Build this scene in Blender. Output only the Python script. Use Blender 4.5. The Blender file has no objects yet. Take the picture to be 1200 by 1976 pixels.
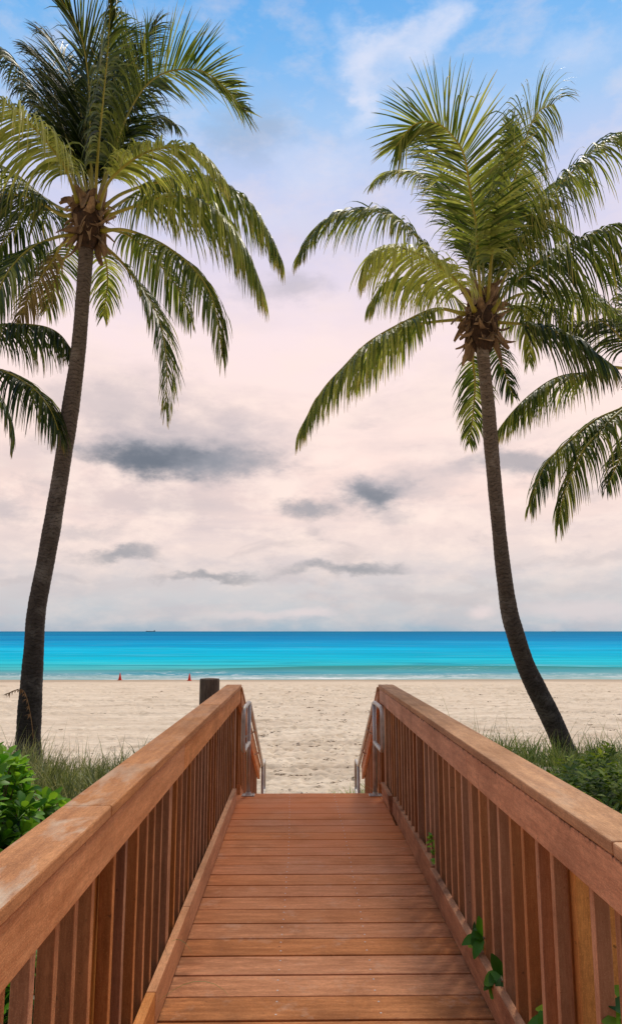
import bpy, math, random
import numpy as np
from mathutils import Vector, Matrix, noise
random.seed(7); np.random.seed(7)
S = bpy.context.scene
C = bpy.data.collections.new('scene'); S.collection.children.link(C)
R = math.radians
# ---------------------------------------------------------------- camera
F = 1398.0; PITCH = R(9.35); YAW = R(0.93)
CAMZ = 1.64
cam_d = bpy.data.cameras.new('camera'); cam = bpy.data.objects.new('camera', cam_d); C.objects.link(cam)
cam.location = (0, 0, CAMZ)
cam.rotation_euler = (R(90) + PITCH, 0, -YAW)
cam_d.sensor_fit = 'VERTICAL'; cam_d.sensor_height = 36; cam_d.sensor_width = 24
cam_d.lens = 36 * F / 1976; cam_d.clip_start = 0.05; cam_d.clip_end = 90000
S.camera = cam
_m = cam.rotation_euler.to_matrix()
RT, UP, FW = _m @ Vector((1, 0, 0)), _m @ Vector((0, 1, 0)), _m @ Vector((0, 0, -1))
def P(x, y, c):
    """world point seen at photo coordinate x,y at depth c metres"""
    return Vector((0, 0, CAMZ)) + (FW + RT * ((x - 600) / F) + UP * ((988 - y) / F)) * c
S.view_settings.view_transform = 'Standard'; S.view_settings.look = 'None'; S.view_settings.exposure = 0

# ---------------------------------------------------------------- node helpers
class NT:
    def __init__(s, nt): s.nt = nt; s.n = nt.nodes; s.l = nt.links
    def put(s, sock, v):
        if v is None: return
        if isinstance(v, bpy.types.NodeSocket): s.l.new(v, sock)
        else:
            try: sock.default_value = v
            except Exception:
                sock.default_value = (*v, 1.0) if len(v) == 3 else v[:3]
    def math(s, op, a, b=None, c=None, clamp=False):
        n = s.n.new('ShaderNodeMath'); n.operation = op; n.use_clamp = clamp
        for i, v in enumerate((a, b, c)): s.put(n.inputs[i], v)
        return n.outputs[0]
    def vmath(s, op, a, b=None):
        n = s.n.new('ShaderNodeVectorMath'); n.operation = op
        for i, v in enumerate((a, b)): s.put(n.inputs[i], v)
        return n.outputs[0]
    def noise(s, vec, scale, detail=4, rough=.55, dist=0, color=False):
        n = s.n.new('ShaderNodeTexNoise'); s.put(n.inputs['Vector'], vec); n.inputs['Scale'].default_value = scale
        n.inputs['Detail'].default_value = detail; n.inputs['Roughness'].default_value = rough; n.inputs['Distortion'].default_value = dist
        return n.outputs['Color' if color else 'Fac']
    def ramp(s, fac, stops, interp='LINEAR'):
        n = s.n.new('ShaderNodeValToRGB'); s.put(n.inputs[0], fac); cr = n.color_ramp; cr.interpolation = interp
        while len(cr.elements) < len(stops): cr.elements.new(.5)
        for e, (p, c) in zip(cr.elements, stops):
            e.position = p; e.color = (*c, 1) if hasattr(c, '__len__') else (c, c, c, 1)
        return n.outputs[0]
    def mr(s, v, a, b, c=0., d=1., smooth=False):
        n = s.n.new('ShaderNodeMapRange'); s.put(n.inputs[0], v)
        for i, k in enumerate((a, b, c, d)): n.inputs[i + 1].default_value = k
        if smooth: n.interpolation_type = 'SMOOTHSTEP'
        return n.outputs[0]
    def mix(s, f, a, b, mode='MIX'):
        n = s.n.new('ShaderNodeMix'); n.data_type = 'RGBA'; n.blend_type = mode
        s.put(n.inputs[0], f); s.put(n.inputs[6], a); s.put(n.inputs[7], b)
        return n.outputs[2]
    def scale(s, v, k):
        return s.vmath('MULTIPLY', v, k)
    def sep(s, v):
        n = s.n.new('ShaderNodeSeparateXYZ'); s.put(n.inputs[0], v); return n.outputs
    def comb(s, x, y, z):
        n = s.n.new('ShaderNodeCombineXYZ')
        for i, v in enumerate((x, y, z)): s.put(n.inputs[i], v)
        return n.outputs[0]
    def pos(s): return s.n.new('ShaderNodeNewGeometry').outputs['Position']
    def objco(s): return s.n.new('ShaderNodeTexCoord').outputs['Object']
    def rnd(s): return s.n.new('ShaderNodeObjectInfo').outputs['Random']
    def attr(s, name):
        n = s.n.new('ShaderNodeAttribute'); n.attribute_name = name; return n.outputs
    def bump(s, h, strength=.3, dist=.01, normal=None):
        n = s.n.new('ShaderNodeBump'); s.put(n.inputs['Height'], h); n.inputs['Strength'].default_value = strength
        n.inputs['Distance'].default_value = dist; s.put(n.inputs['Normal'], normal); return n.outputs[0]
def mat(name):
    m = bpy.data.materials.new(name); m.use_nodes = True; m.node_tree.nodes.clear()
    return m, NT(m.node_tree)
def finish(t, color, rough=.6, normal=None, metal=0, spec=.5, extra=None, transl=0):
    b = t.n.new('ShaderNodeBsdfPrincipled'); t.put(b.inputs['Base Color'], color); t.put(b.inputs['Roughness'], rough)
    t.put(b.inputs['Normal'], normal); b.inputs['Metallic'].default_value = metal; b.inputs['Specular IOR Level'].default_value = spec
    o = t.n.new('ShaderNodeOutputMaterial'); out = b.outputs[0]
    if transl:
        tr = t.n.new('ShaderNodeBsdfTranslucent'); t.put(tr.inputs[0], t.vmath('MULTIPLY', color, (1.5, 1.45, .9)))
        ms = t.n.new('ShaderNodeMixShader'); ms.inputs[0].default_value = transl
        t.l.new(out, ms.inputs[1]); t.l.new(tr.outputs[0], ms.inputs[2]); out = ms.outputs[0]
    t.l.new(out, o.inputs[0])

# ---------------------------------------------------------------- object helpers
class MB:
    def __init__(s): s.v = []; s.f = []; s.c = []
    def box(s, a, b):
        n = len(s.v); (x0, y0, z0), (x1, y1, z1) = a, b
        s.v += [(x0,y0,z0),(x1,y0,z0),(x1,y1,z0),(x0,y1,z0),(x0,y0,z1),(x1,y0,z1),(x1,y1,z1),(x0,y1,z1)]
        s.f += [tuple(n + i for i in q) for q in ((0,3,2,1),(4,5,6,7),(0,1,5,4),(1,2,6,5),(2,3,7,6),(3,0,4,7))]
        return s
    def hexa(s, pts):
        n = len(s.v); s.v += [tuple(p) for p in pts]
        s.f += [tuple(n + i for i in q) for q in ((0,3,2,1),(4,5,6,7),(0,1,5,4),(1,2,6,5),(2,3,7,6),(3,0,4,7))]
        return s
    def tube(s, pts, rad, seg=12, cap=True):
        pts = [Vector(p) for p in pts]; n = len(s.v); k = len(pts)
        rad = rad if hasattr(rad, '__len__') else [rad] * k
        T0 = (pts[1] - pts[0]).normalized(); ref = Vector((0, 1, 0)) if abs(T0.y) < .8 else Vector((1, 0, 0))
        U = (ref - T0 * ref.dot(T0)).normalized()
        for i, p in enumerate(pts):
            T = (pts[min(i + 1, k - 1)] - pts[max(i - 1, 0)]).normalized()
            U = (U - T * U.dot(T)).normalized(); V = T.cross(U)
            for j in range(seg):
                a = 2 * math.pi * j / seg; s.v.append(tuple(p + (U * math.cos(a) + V * math.sin(a)) * rad[i]))
        for i in range(k - 1):
            for j in range(seg):
                a, b = n + i * seg + j, n + i * seg + (j + 1) % seg
                s.f.append((a, b, b + seg, a + seg))
        if cap:
            s.f.append(tuple(n + j for j in reversed(range(seg)))); s.f.append(tuple(n + (k - 1) * seg + j for j in range(seg)))
        return s
    def build(s, name, m, parent=None, smooth=False, bevel=0, attr=None):
        me = bpy.data.meshes.new(name); me.from_pydata([tuple(p) for p in s.v], [], s.f)
        mats = m if isinstance(m, (list, tuple)) else [m]
        for q in mats: me.materials.append(q)
        if s.c:
            a = me.attributes.new('tint', 'FLOAT_COLOR', 'POINT'); a.data.foreach_set('color', np.array(s.c, dtype=np.float32).ravel())
        if smooth: me.shade_smooth()
        me.update()
        o = bpy.data.objects.new(name, me); C.objects.link(o)
        if parent is not None:
            o.parent = parent; o.matrix_parent_inverse = Matrix.Translation(-parent_world(parent))
        if bevel:
            md = o.modifiers.new('bevel', 'BEVEL'); md.width = bevel; md.segments = 2; md.limit_method = 'ANGLE'
        return o
def parent_world(o):
    v = Vector(o.location); p = o.parent
    if p is not None and o.type != 'EMPTY': v = Vector((0, 0, 0)) if True else v
    return v if o.parent is None else Vector((0, 0, 0))
def tag(o, label=None, cat=None, group=None, kind=None):
    if label: o['label'] = label
    if cat: o['category'] = cat
    if group: o['group'] = group
    if kind: o['kind'] = kind
    return o
def thing(name, loc, label, cat, group=None):
    o = bpy.data.objects.new(name, None); C.objects.link(o); o.location = loc; o.empty_display_size = .1
    return tag(o, label, cat, group)
# mesh coordinates are world coordinates; a child's parent inverse cancels the empty's offset.
bpy.context.view_layer.update()

# ---------------------------------------------------------------- materials
def wood_mat(name, dark, light, stain=0.5, grain_axis='Y', topmold=None, pale=0, red=None, side_shade=0):
    m, t = mat(name); p = t.pos(); r = t.rnd()
    sc = {'Y': (9, .9, 9), 'X': (.9, 9, 9), 'Z': (9, 9, .9)}[grain_axis]
    off = t.comb(t.math('MULTIPLY', r, 37.), t.math('MULTIPLY', r, 11.), 0.)
    q = t.vmath('ADD', t.scale(p, sc), off)
    g = t.noise(q, 3.0, 6, .6); fine = t.noise(t.scale(p, tuple(k * 6 for k in sc)), 4, 5, .7)
    sp = t.noise(p, 260, 3, .7)
    c = t.mix(t.mr(g, .34, .66), dark, light)
    c = t.mix(t.math('MULTIPLY', t.mr(fine, .42, .70), .55), c, tuple(k * .5 for k in dark))
    mot = t.noise(t.vmath('ADD', p, (5., 2., 8.)), 42, 5, .75)
    c = t.mix(t.mr(mot, .40, .68, .0, .38), c, tuple(k * .62 for k in dark))
    c = t.mix(t.mr(sp, .52, .72, 0, .45), c, tuple(min(1, k * 1.6) for k in light))
    if side_shade:  # painted shade: darkens faces not turned towards the walk
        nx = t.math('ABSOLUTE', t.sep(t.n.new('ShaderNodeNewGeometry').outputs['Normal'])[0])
        c = t.mix(t.mr(nx, .3, .8, side_shade, 0), c, tuple(k * .38 for k in dark))
    # per-board variation
    hv = t.n.new('ShaderNodeHueSaturation'); t.put(hv.inputs['Color'], c)
    t.put(hv.inputs['Value'], t.mr(r, 0, 1, .86, 1.14)); t.put(hv.inputs['Saturation'], t.mr(t.math('FRACT', t.math('MULTIPLY', r, 7.3)), 0, 1, .9, 1.12))
    c = hv.outputs[0]
    # blotches and damp stains
    b = t.noise(t.vmath('ADD', p, (3.1, 1.7, .4)), 2.3, 6, .62, .4)
    c = t.mix(t.mr(b, .50, .72, 0, stain), c, tuple(k * .42 for k in dark))
    b2 = t.noise(t.vmath('ADD', p, (13.1, 7.7, .4)), 34, 3, .5)
    c = t.mix(t.mr(b2, .70, .76, 0, .6), c, (.03, .018, .012))
    if name == 'deck_wood':   # wind-blown sand and grime gathered towards the kickboards and the beach end
        xx, yy, _z = t.sep(p); e = t.math('ABSOLUTE', t.math('SUBTRACT', xx, .12))
        gr = t.noise(t.scale(p, (3, 8, 3)), 2.2, 5, .7)
        c = t.mix(t.math('MULTIPLY', t.mr(e, .45, .74), t.mr(gr, .42, .62, 0, .75)), c, tuple(k * .35 for k in dark))
        c = t.mix(t.math('MULTIPLY', t.mr(yy, 6.6, 7.8), t.mr(t.noise(p, 9, 5, .75), .50, .66, 0, .5)), c, (.62, .46, .32))
        c = t.mix(t.mr(t.noise(t.vmath('ADD', p, (1, 4, 2)), 5.5, 5, .7), .56, .70, 0, .40), c, (.62, .44, .33))
    if red is not None:   # colour drifts along the walk
        y = t.sep(p)[1]; f = t.math('MULTIPLY', t.mr(y, 3.5, 7.5), t.mr(t.noise(p, 1.3, 3), .3, .7, .5, 1.))
        c = t.mix(f, c, red)
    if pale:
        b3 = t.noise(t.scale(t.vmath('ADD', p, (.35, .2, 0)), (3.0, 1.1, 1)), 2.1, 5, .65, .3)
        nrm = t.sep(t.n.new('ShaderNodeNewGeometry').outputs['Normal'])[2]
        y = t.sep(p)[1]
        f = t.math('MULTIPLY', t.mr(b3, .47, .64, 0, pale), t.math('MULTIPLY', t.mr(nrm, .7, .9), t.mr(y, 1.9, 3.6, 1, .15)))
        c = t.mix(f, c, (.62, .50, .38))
    if topmold is not None:
        z = t.sep(p)[2]; zz = t.mr(z, topmold - .06, topmold, 0, 1)
        n3 = t.noise(t.scale(p, (8, 8, 3)), 3.2, 6, .75)
        f = t.mr(t.math('ADD', t.math('MULTIPLY', zz, .46), t.math('MULTIPLY', n3, .8)), .72, .84, 0, .9)
        c = t.mix(f, c, (.03, .018, .014))
    h = t.math('ADD', t.math('MULTIPLY', g, .5), t.math('MULTIPLY', sp, .6))
    finish(t, c, t.mr(b, .3, .7, .6, .8), t.bump(h, .5, .004), spec=.2)
    return m
DK, LT = (.20, .072, .034), (.42, .165, .085)
M = {}
M['deck'] = wood_mat('deck_wood', (.43, .170, .074), (.78, .355, .175), .6, 'X', red=(.78, .235, .070))
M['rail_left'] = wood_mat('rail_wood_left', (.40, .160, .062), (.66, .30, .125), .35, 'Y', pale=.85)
M['rail_right'] = wood_mat('rail_wood_right', (.42, .185, .075), (.70, .35, .15), .4, 'Y', pale=.35)
M['fascia_left'] = wood_mat('fascia_wood_left', (.54, .215, .090), (.80, .37, .175), .35, 'Y')
M['fascia_right'] = wood_mat('fascia_wood_right', (.54, .235, .125), (.84, .42, .24), .45, 'Y', topmold=1.065)
M['baluster'] = wood_mat('baluster_wood', (.36, .14, .055), (.78, .35, .16), .35, 'Z', side_shade=.60)
M['baluster_right'] = wood_mat('baluster_wood_right', (.46, .20, .095), (.84, .42, .22), .4, 'Z', side_shade=.62)
M['post'] = wood_mat('post_timber', (.52, .20, .035), (.72, .32, .06), .4, 'Z')
M['toe'] = wood_mat('toe_wood', (.54, .22, .085), (.78, .36, .16), .35, 'Y')
M['toe_right'] = wood_mat('toe_wood_weathered', (.34, .15, .08), (.66, .33, .18), .9, 'Y')
def metal_mat():
    m, t = mat('galvanised_steel'); p = t.pos()
    n = t.noise(t.scale(p, (1, 1, .5)), 14, 5, .7); r = t.noise(p, 5, 4)
    c = t.mix(t.mr(n, .3, .7), (.34, .31, .28), (.68, .63, .57)); c = t.mix(t.mr(r, .50, .70, 0, .5), c, (.30, .19, .13))
    finish(t, c, t.mr(n, .3, .7, .32, .55), t.bump(n, .15, .002), metal=.45); return m
M['metal'] = metal_mat()
def simple(name, c1, c2, scale=8, rough=.6, bump=.2, transl=0, stretch=(1, 1, 1), spec=.4, dist=.01):
    m, t = mat(name); p = t.scale(t.pos(), stretch); n = t.noise(p, scale, 6, .65)
    c = t.mix(t.mr(n, .3, .7), c1, c2)
    finish(t, c, rough, t.bump(n, bump, dist), transl=transl, spec=spec); return m
M['screw'] = simple('screw_steel', (.5, .5, .5), (.75, .72, .7), 50, .35)
M['hole'] = simple('dark_bolt', (.01, .008, .006), (.03, .02, .015), 50, .7)
M['piling'] = simple('piling_wood', (.055, .04, .03), (.17, .125, .09), 10, .85, .9, stretch=(3, 3, .6))
M['cone'] = simple('cone_plastic', (.75, .035, .015), (.85, .06, .02), 5, .4)
M['hull'] = simple('ship_paint', (.02, .05, .07), (.03, .07, .09), .1, .6)
M['husk'] = simple('husk_fibre', (.06, .03, .016), (.50, .32, .17), 7, .8, .6, stretch=(1, 1, .3))
M['core'] = simple('crown_fibre', (.025, .014, .008), (.10, .05, .025), 12, .9, .9)
M['stalk'] = simple('frond_stalk', (.30, .27, .04), (.52, .42, .06), 3, .4, .15, transl=.1)
M['twig'] = simple('twig_bark', (.10, .065, .035), (.22, .15, .08), 20, .8)
M['plume'] = simple('seed_plume', (.20, .10, .04), (.42, .25, .11), 20, .8)
M['weed'] = simple('seaweed_dry', (.09, .055, .032), (.24, .155, .085), 12, .9)
M['petal'] = simple('white_petal', (.8, .8, .78), (.85, .85, .82), 12, .5, transl=.3)

def leaf_mat(name, dark, mid, light, tip, rough=.38, transl=.28, vein=0, spec=.5):
    m, t = mat(name); a = t.attr('tint'); s = t.n.new('ShaderNodeSeparateColor'); t.l.new(a[0], s.inputs[0])
    rr, tone, along = s.outputs
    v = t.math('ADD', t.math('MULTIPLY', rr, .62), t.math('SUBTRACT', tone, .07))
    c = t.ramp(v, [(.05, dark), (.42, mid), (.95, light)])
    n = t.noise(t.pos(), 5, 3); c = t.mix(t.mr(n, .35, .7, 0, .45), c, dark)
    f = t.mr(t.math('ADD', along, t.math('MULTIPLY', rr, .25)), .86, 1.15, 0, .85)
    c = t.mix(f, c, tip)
    finish(t, c, rough, None, transl=transl, spec=spec); return m
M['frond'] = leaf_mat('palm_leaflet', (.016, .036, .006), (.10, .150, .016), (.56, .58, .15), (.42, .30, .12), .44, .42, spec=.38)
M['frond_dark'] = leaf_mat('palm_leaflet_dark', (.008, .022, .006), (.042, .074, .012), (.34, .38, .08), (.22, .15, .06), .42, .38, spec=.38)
M['frond_dead'] = leaf_mat('palm_leaflet_dry', (.07, .05, .02), (.15, .12, .04), (.40, .30, .12), (.30, .17, .08), .6, .2)
M['grass'] = leaf_mat('grass_blade', (.035, .055, .016), (.15, .20, .055), (.58, .56, .26), (.45, .36, .18), .5, .25)
M['grass_green'] = leaf_mat('grass_blade_green', (.030, .065, .010), (.13, .22, .035), (.48, .52, .16), (.38, .32, .12), .5, .3)
M['glossy'] = leaf_mat('glossy_leaf', (.010, .040, .005), (.065, .235, .012), (.33, .60, .05), (.12, .30, .02), .42, .35, spec=.3)
M['creeper'] = leaf_mat('creeper_leaf', (.012, .034, .005), (.085, .175, .018), (.45, .56, .08), (.10, .18, .02), .5, .35, spec=.25)

# ---------------------------------------------------------------- ground
YS = 69.0      # water line
SEA = -2.80
def sm(x, a, b):
    t = np.clip((x - a) / (b - a), 0, 1); return t * t * (3 - 2 * t)
def base_h(X, Y):
    X = np.asarray(X, float); Y = np.asarray(Y, float)
    h = -1.12 - (Y - 11.5) * (1.68 / 57.5) * (Y > 11.5)
    lip = 12.6 + .5 * np.sin(X * 1.1) + .35 * np.sin(X * 2.7 + 1)
    side = np.maximum(sm(-X, 1.0, 2.2), sm(X, 1.3, 2.4))
    d = side * (1 - sm(Y, lip - 2.3, lip + .4)) * .62
    d = d + .12 * side * sm(Y, 3, 9) * (1 - sm(Y, 10, 12.5)) * sm(X, 1, 4)
    d = d + .24 * sm(X, 1.3, 2.6) * sm(Y, 7, 10) * (1 - sm(Y, 12.2, 13.4))
    return h + d
def make_ground():
    dense = np.linspace(-.62, .62, 470)
    s = np.concatenate([-np.geomspace(4.5, .64, 22), dense, np.geomspace(.64, 4.5, 22)])
    ys = [-60, -30, -15, -8]
    y = -5.
    while y < 9.5: ys.append(y); y += .12
    while y < 76: ys.append(y); y *= 1.0052
    ys += [80, 90, 110, 140]
    ys = np.array(ys)
    Yg, Sg = np.meshgrid(ys, s, indexing='ij')
    X = Sg * np.maximum(np.abs(Yg), 9.5); Y = Yg.copy()
    Z = base_h(X, Y)
    # gentle undulation
    ns = np.zeros_like(Z)
    for i in range(Z.shape[0]):
        if Y[i, 0] < 6 or Y[i, 0] > 78: continue
        for j in range(Z.shape[1]):
            x, y = X[i, j], Y[i, j]
            a = noise.noise((x * .35, y * .22, 0)) * .05
            b = noise.noise((x * 1.7, y * 2.1, 3.)) * .020
            k = 0
            if y < 30: k = noise.noise((x * 6.3, y * 6.9, 7.)) * .012 + noise.noise((x * 14, y * 13, 1.)) * .006
            else: k = noise.noise((x * 3.1, y * 2.3, 7.)) * .02
            ns[i, j] = a + b + k
    Z += ns * (1 - sm(Y, 60, 70) * .8)
    # vehicle ruts running along the shore
    rg = random.Random(3)
    for y0 in (14.6, 16.2, 17.1, 19.5, 21.2, 23.9, 27.0, 30.5, 34.5, 38.0, 43.5, 50.0):
        ph = rg.uniform(0, 6); w = .11 + y0 * .003; am = .022 + y0 * .0024
        yc = y0 + .5 * np.sin(X * .09 + ph) + .1 * np.sin(X * .4 + ph)
        d = (Y - yc) / w
        brk = sm(np.sin(X * .23 + ph * 2), -.6, .2)
        Z += -am * np.exp(-d * d) * (1 + .5 * np.sin(X * 26)) * brk + am * .6 * np.exp(-(np.abs(d) - 1.7) ** 2 * 2) * brk
    # footprints
    rows = Y[:, 0]; FP = np.zeros_like(Z)
    for k in range(7500):
        y = 10.5 * (58 / 10.5) ** (rg.random() ** 1.35)
        x = rg.choice((rg.gauss(.3, .22), rg.gauss(.02, .10), rg.uniform(-.6, .6), rg.uniform(-.6, .6))) * y
        sc = rg.uniform(.7, 1.25) * (1 + max(0, y - 20) * .02)
        an = rg.uniform(0, 3.14); a, b = .15 * sc, .075 * sc; dep = rg.uniform(.03, .075) * (1 + max(0, y - 18) * .015)
        i0, i1 = np.searchsorted(rows, (y - .5 * sc, y + .5 * sc))
        i0 = max(0, i0)
        sx = x / max(y, 9.5); j0, j1 = np.searchsorted(s, (sx - .55 / y, sx + .55 / y))
        if i1 <= i0 or j1 <= j0: continue
        xs, yy = X[i0:i1, j0:j1] - x, Y[i0:i1, j0:j1] - y
        u = (xs * math.cos(an) + yy * math.sin(an)) / a; v = (-xs * math.sin(an) + yy * math.cos(an)) / b
        r2 = u * u + v * v
        FP[i0:i1, j0:j1] += -dep * np.exp(-r2 * r2 * .7) + dep * .45 * np.exp(-(np.sqrt(r2) - 1.5) ** 2 * 3)
    Z += .062 * np.tanh(FP / .055) * (.55 + .45 * sm(Y, 14, 22)) * (1 + sm(Y, 25, 50))
    n, k = X.shape
    co = np.stack([X, Y, Z], -1).reshape(-1, 3)
    idx = np.arange(n * k).reshape(n, k)
    fc = np.stack([idx[:-1, :-1], idx[:-1, 1:], idx[1:, 1:], idx[1:, :-1]], -1).reshape(-1, 4)
    me = bpy.data.meshes.new('beach'); me.vertices.add(len(co)); me.vertices.foreach_set('co', co.ravel())
    me.loops.add(fc.size); me.loops.foreach_set('vertex_index', fc.ravel()); me.polygons.add(len(fc))
    me.polygons.foreach_set('loop_start', np.arange(0, fc.size, 4)); me.polygons.foreach_set('loop_total', np.full(len(fc), 4))
    me.update(calc_edges=True); me.shade_smooth()
    m, t = mat('sand'); p = t.pos()
    n1 = t.noise(t.scale(p, (.25, .9, 1)), 1.2, 6, .6); n2 = t.noise(p, 18, 6, .7); n3 = t.noise(t.scale(p, (.5, 1.4, 1)), 5, 5, .65)
    c = t.mix(t.mr(n1, .3, .7), (.58, .46, .345), (.82, .69, .545))
    c = t.mix(t.mr(n3, .52, .72, 0, .6), c, (.40, .28, .18))
    c = t.mix(t.mr(n2, .58, .8, 0, .35), c, (.28, .18, .11))
    n4 = t.noise(t.scale(t.vmath('ADD', p, (4, 8, 0)), (.16, 1.1, 1)), 1.3, 6, .7); c = t.mix(t.mr(n4, .55, .70, 0, .38), c, (.44, .33, .23))
    n5 = t.noise(t.scale(p, (.8, 2.2, 1)), 2.6, 5, .7); c = t.mix(t.mr(n5, .58, .70, 0, .5), c, (.36, .26, .18))
    y = t.sep(p)[1]
    wet = t.mr(t.math('ADD', y, t.math('MULTIPLY', t.noise(t.scale(p, (.06, .2, 1)), 1.0, 3), 6.)), 64.5, 69.5, 0, .85)
    c = t.mix(wet, c, (.24, .17, .12))
    far = t.mr(y, 25, 60, 0, .35); c = t.mix(far, c, (.66, .50, .35))
    finish(t, c, .9, t.bump(t.math('ADD', n2, t.math('MULTIPLY', n3, 1.2)), .6, .03), spec=.2)
    me.materials.append(m)
    o = bpy.data.objects.new('beach', me); C.objects.link(o); tag(o, 'pale sandy beach with footprints and vehicle tracks', 'sand', kind='structure')
make_ground()
def gz(x, y): return float(base_h(x, y))

# ---------------------------------------------------------------- sea
def make_sea():
    xs = np.concatenate([-np.geomspace(30000, 75, 14), np.linspace(-72, 72, 220), np.geomspace(75, 30000, 14)])
    ys = np.concatenate([np.linspace(YS - 5, 110, 150), np.geomspace(111, 60000, 60)])
    Y, X = np.meshgrid(ys, xs, indexing='ij'); Z = np.full(X.shape, SEA)
    # small rollers close to the beach
    y1 = 83 + 1.6 * np.sin(X * .07) + .8 * np.sin(X * .19 + 1)
    a1 = .34 + .26 * np.sin(X * .06 + .8)
    d = (Y - y1) / 2.0; Z += np.clip(a1, 0, 1) * np.exp(-d * d)
    y2 = 73.5 + .9 * np.sin(X * .13 + 2) + .5 * np.sin(X * .37)
    d = (Y - y2) / .7; Z += (.13 + .08 * np.sin(X * .11)) * np.exp(-d * d)
    for k in range(9):
        Z += .02 * np.sin(Y * (1.1 + .17 * k) + X * (.05 * (k - 4)) + k) * (Y < 200) * sm(Y, YS - 2, YS + 6)
    Z -= .10 * (1 - sm(Y, YS - 4, YS + 1))
    n, k = X.shape; idx = np.arange(n * k).reshape(n, k)
    fc = np.stack([idx[:-1, :-1], idx[:-1, 1:], idx[1:, 1:], idx[1:, :-1]], -1).reshape(-1, 4)
    me = bpy.data.meshes.new('sea'); me.from_pydata(np.stack([X, Y, Z], -1).reshape(-1, 3).tolist(), [], fc.tolist()); me.shade_smooth()
    m, t = mat('sea_water'); p = t.pos(); X_, Y_, Z_ = t.sep(p)
    ly = t.math('LOGARITHM', t.math('ADD', Y_, t.math('MULTIPLY', t.math('SUBTRACT', t.noise(t.scale(p, (.010, .03, 0)), 1, 5, .6), .5), t.math('MULTIPLY', Y_, .55))), 10.)
    v = t.mr(ly, 1.82, 3.9)
    L = lambda y: (math.log10(y) - 1.82) / 2.08
    c = t.ramp(v, [(0, (.36, .46, .42)), (L(76), (.27, .44, .42)), (L(84), (.10, .42, .42)), (L(97), (.035, .51, .57)), (L(125), (.0, .54, .72)), (L(170), (.0, .49, .74)), (L(233), (.0, .38, .67)),
                   (L(370), (.0, .235, .52)), (L(900), (.0, .155, .38)), (L(2500), (.002, .125, .29)), (1, (.02, .14, .27))])
    st = t.noise(t.scale(p, (.018, .16, 0)), 1, 6, .62); c = t.mix(t.mr(st, .47, .60, 0, .75), c, t.mix(.5, c, (.0, .16, .24)))
    st2 = t.noise(t.scale(t.vmath('ADD', p, (50, 9, 0)), (.03, .30, 0)), 1, 5, .6); c = t.mix(t.mr(st2, .58, .72, 0, .30), c, (.45, .78, .85))
    st3 = t.noise(t.scale(t.vmath('ADD', p, (9, 70, 0)), (.05, .45, 0)), 1, 5, .65); c = t.mix(t.mr(st3, .56, .66, 0, .45), c, (.0, .20, .30))
    for off_, sx_, sy_, amt in ((20, .0042, .034, .42), (80, .0011, .010, .40), (7, .0003, .0035, .3)):
        q_ = t.noise(t.scale(t.vmath('ADD', p, (off_, off_ * 3, 0)), (sx_, sy_, 0)), 1, 6, .66)
        c = t.mix(t.mr(q_, .50, .66, 0, amt), c, (.0, .22, .40)); c = t.mix(t.mr(q_, .46, .34, 0, amt * .6), c, (.03, .66, .84))
    # roller face: greener
    c = t.mix(t.mr(t.math('SUBTRACT', Z_, SEA), .12, .38, 0, .8), c, (.035, .26, .24))
    # foam
    edge = t.math('ADD', Y_, t.math('MULTIPLY', t.math('SUBTRACT', t.noise(t.scale(p, (.05, .10, 0)), 1, 5, .6), .5), 7.))
    f1 = t.math('MULTIPLY', t.mr(edge, 69.5, 70.5), t.mr(edge, 71.8, 74.0, 1, 0))
    fn = t.noise(t.scale(p, (.45, .9, 0)), 1.2, 6, .75)
    brk = t.mr(t.noise(t.scale(p, (.045, .02, 0)), 1, 3), .40, .56, .25, 1)
    f = t.math('MULTIPLY', t.math('MULTIPLY', f1, t.mr(fn, .42, .54)), brk)
    f2 = t.math('MULTIPLY', t.math('MULTIPLY', t.mr(edge, 73, 75), t.mr(edge, 77, 80, 1, 0)), t.mr(fn, .53, .60))
    f = t.math('MAXIMUM', f, t.math('MULTIPLY', f2, .7))
    c = t.mix(f, c, (.82, .84, .84))
    h = t.noise(t.scale(p, (.25, 1.0, 0)), .9, 7, .62)
    nb = t.bump(h, .5, .35)
    df = t.n.new('ShaderNodeBsdfDiffuse'); t.put(df.inputs[0], c); t.put(df.inputs['Normal'], nb)
    gl = t.n.new('ShaderNodeBsdfGlossy'); t.put(gl.inputs[0], (.7, .85, 1.)); gl.inputs['Roughness'].default_value = .25; t.put(gl.inputs['Normal'], nb)
    ms = t.n.new('ShaderNodeMixShader'); ms.inputs[0].default_value = .025; t.l.new(df.outputs[0], ms.inputs[1]); t.l.new(gl.outputs[0], ms.inputs[2])
    o_ = t.n.new('ShaderNodeOutputMaterial'); t.l.new(ms.outputs[0], o_.inputs[0])
    me.materials.append(m); o = bpy.data.objects.new('sea', me); C.objects.link(o)
    tag(o, 'turquoise sea turning deep blue towards the horizon', 'water', kind='structure')
make_sea()

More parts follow.
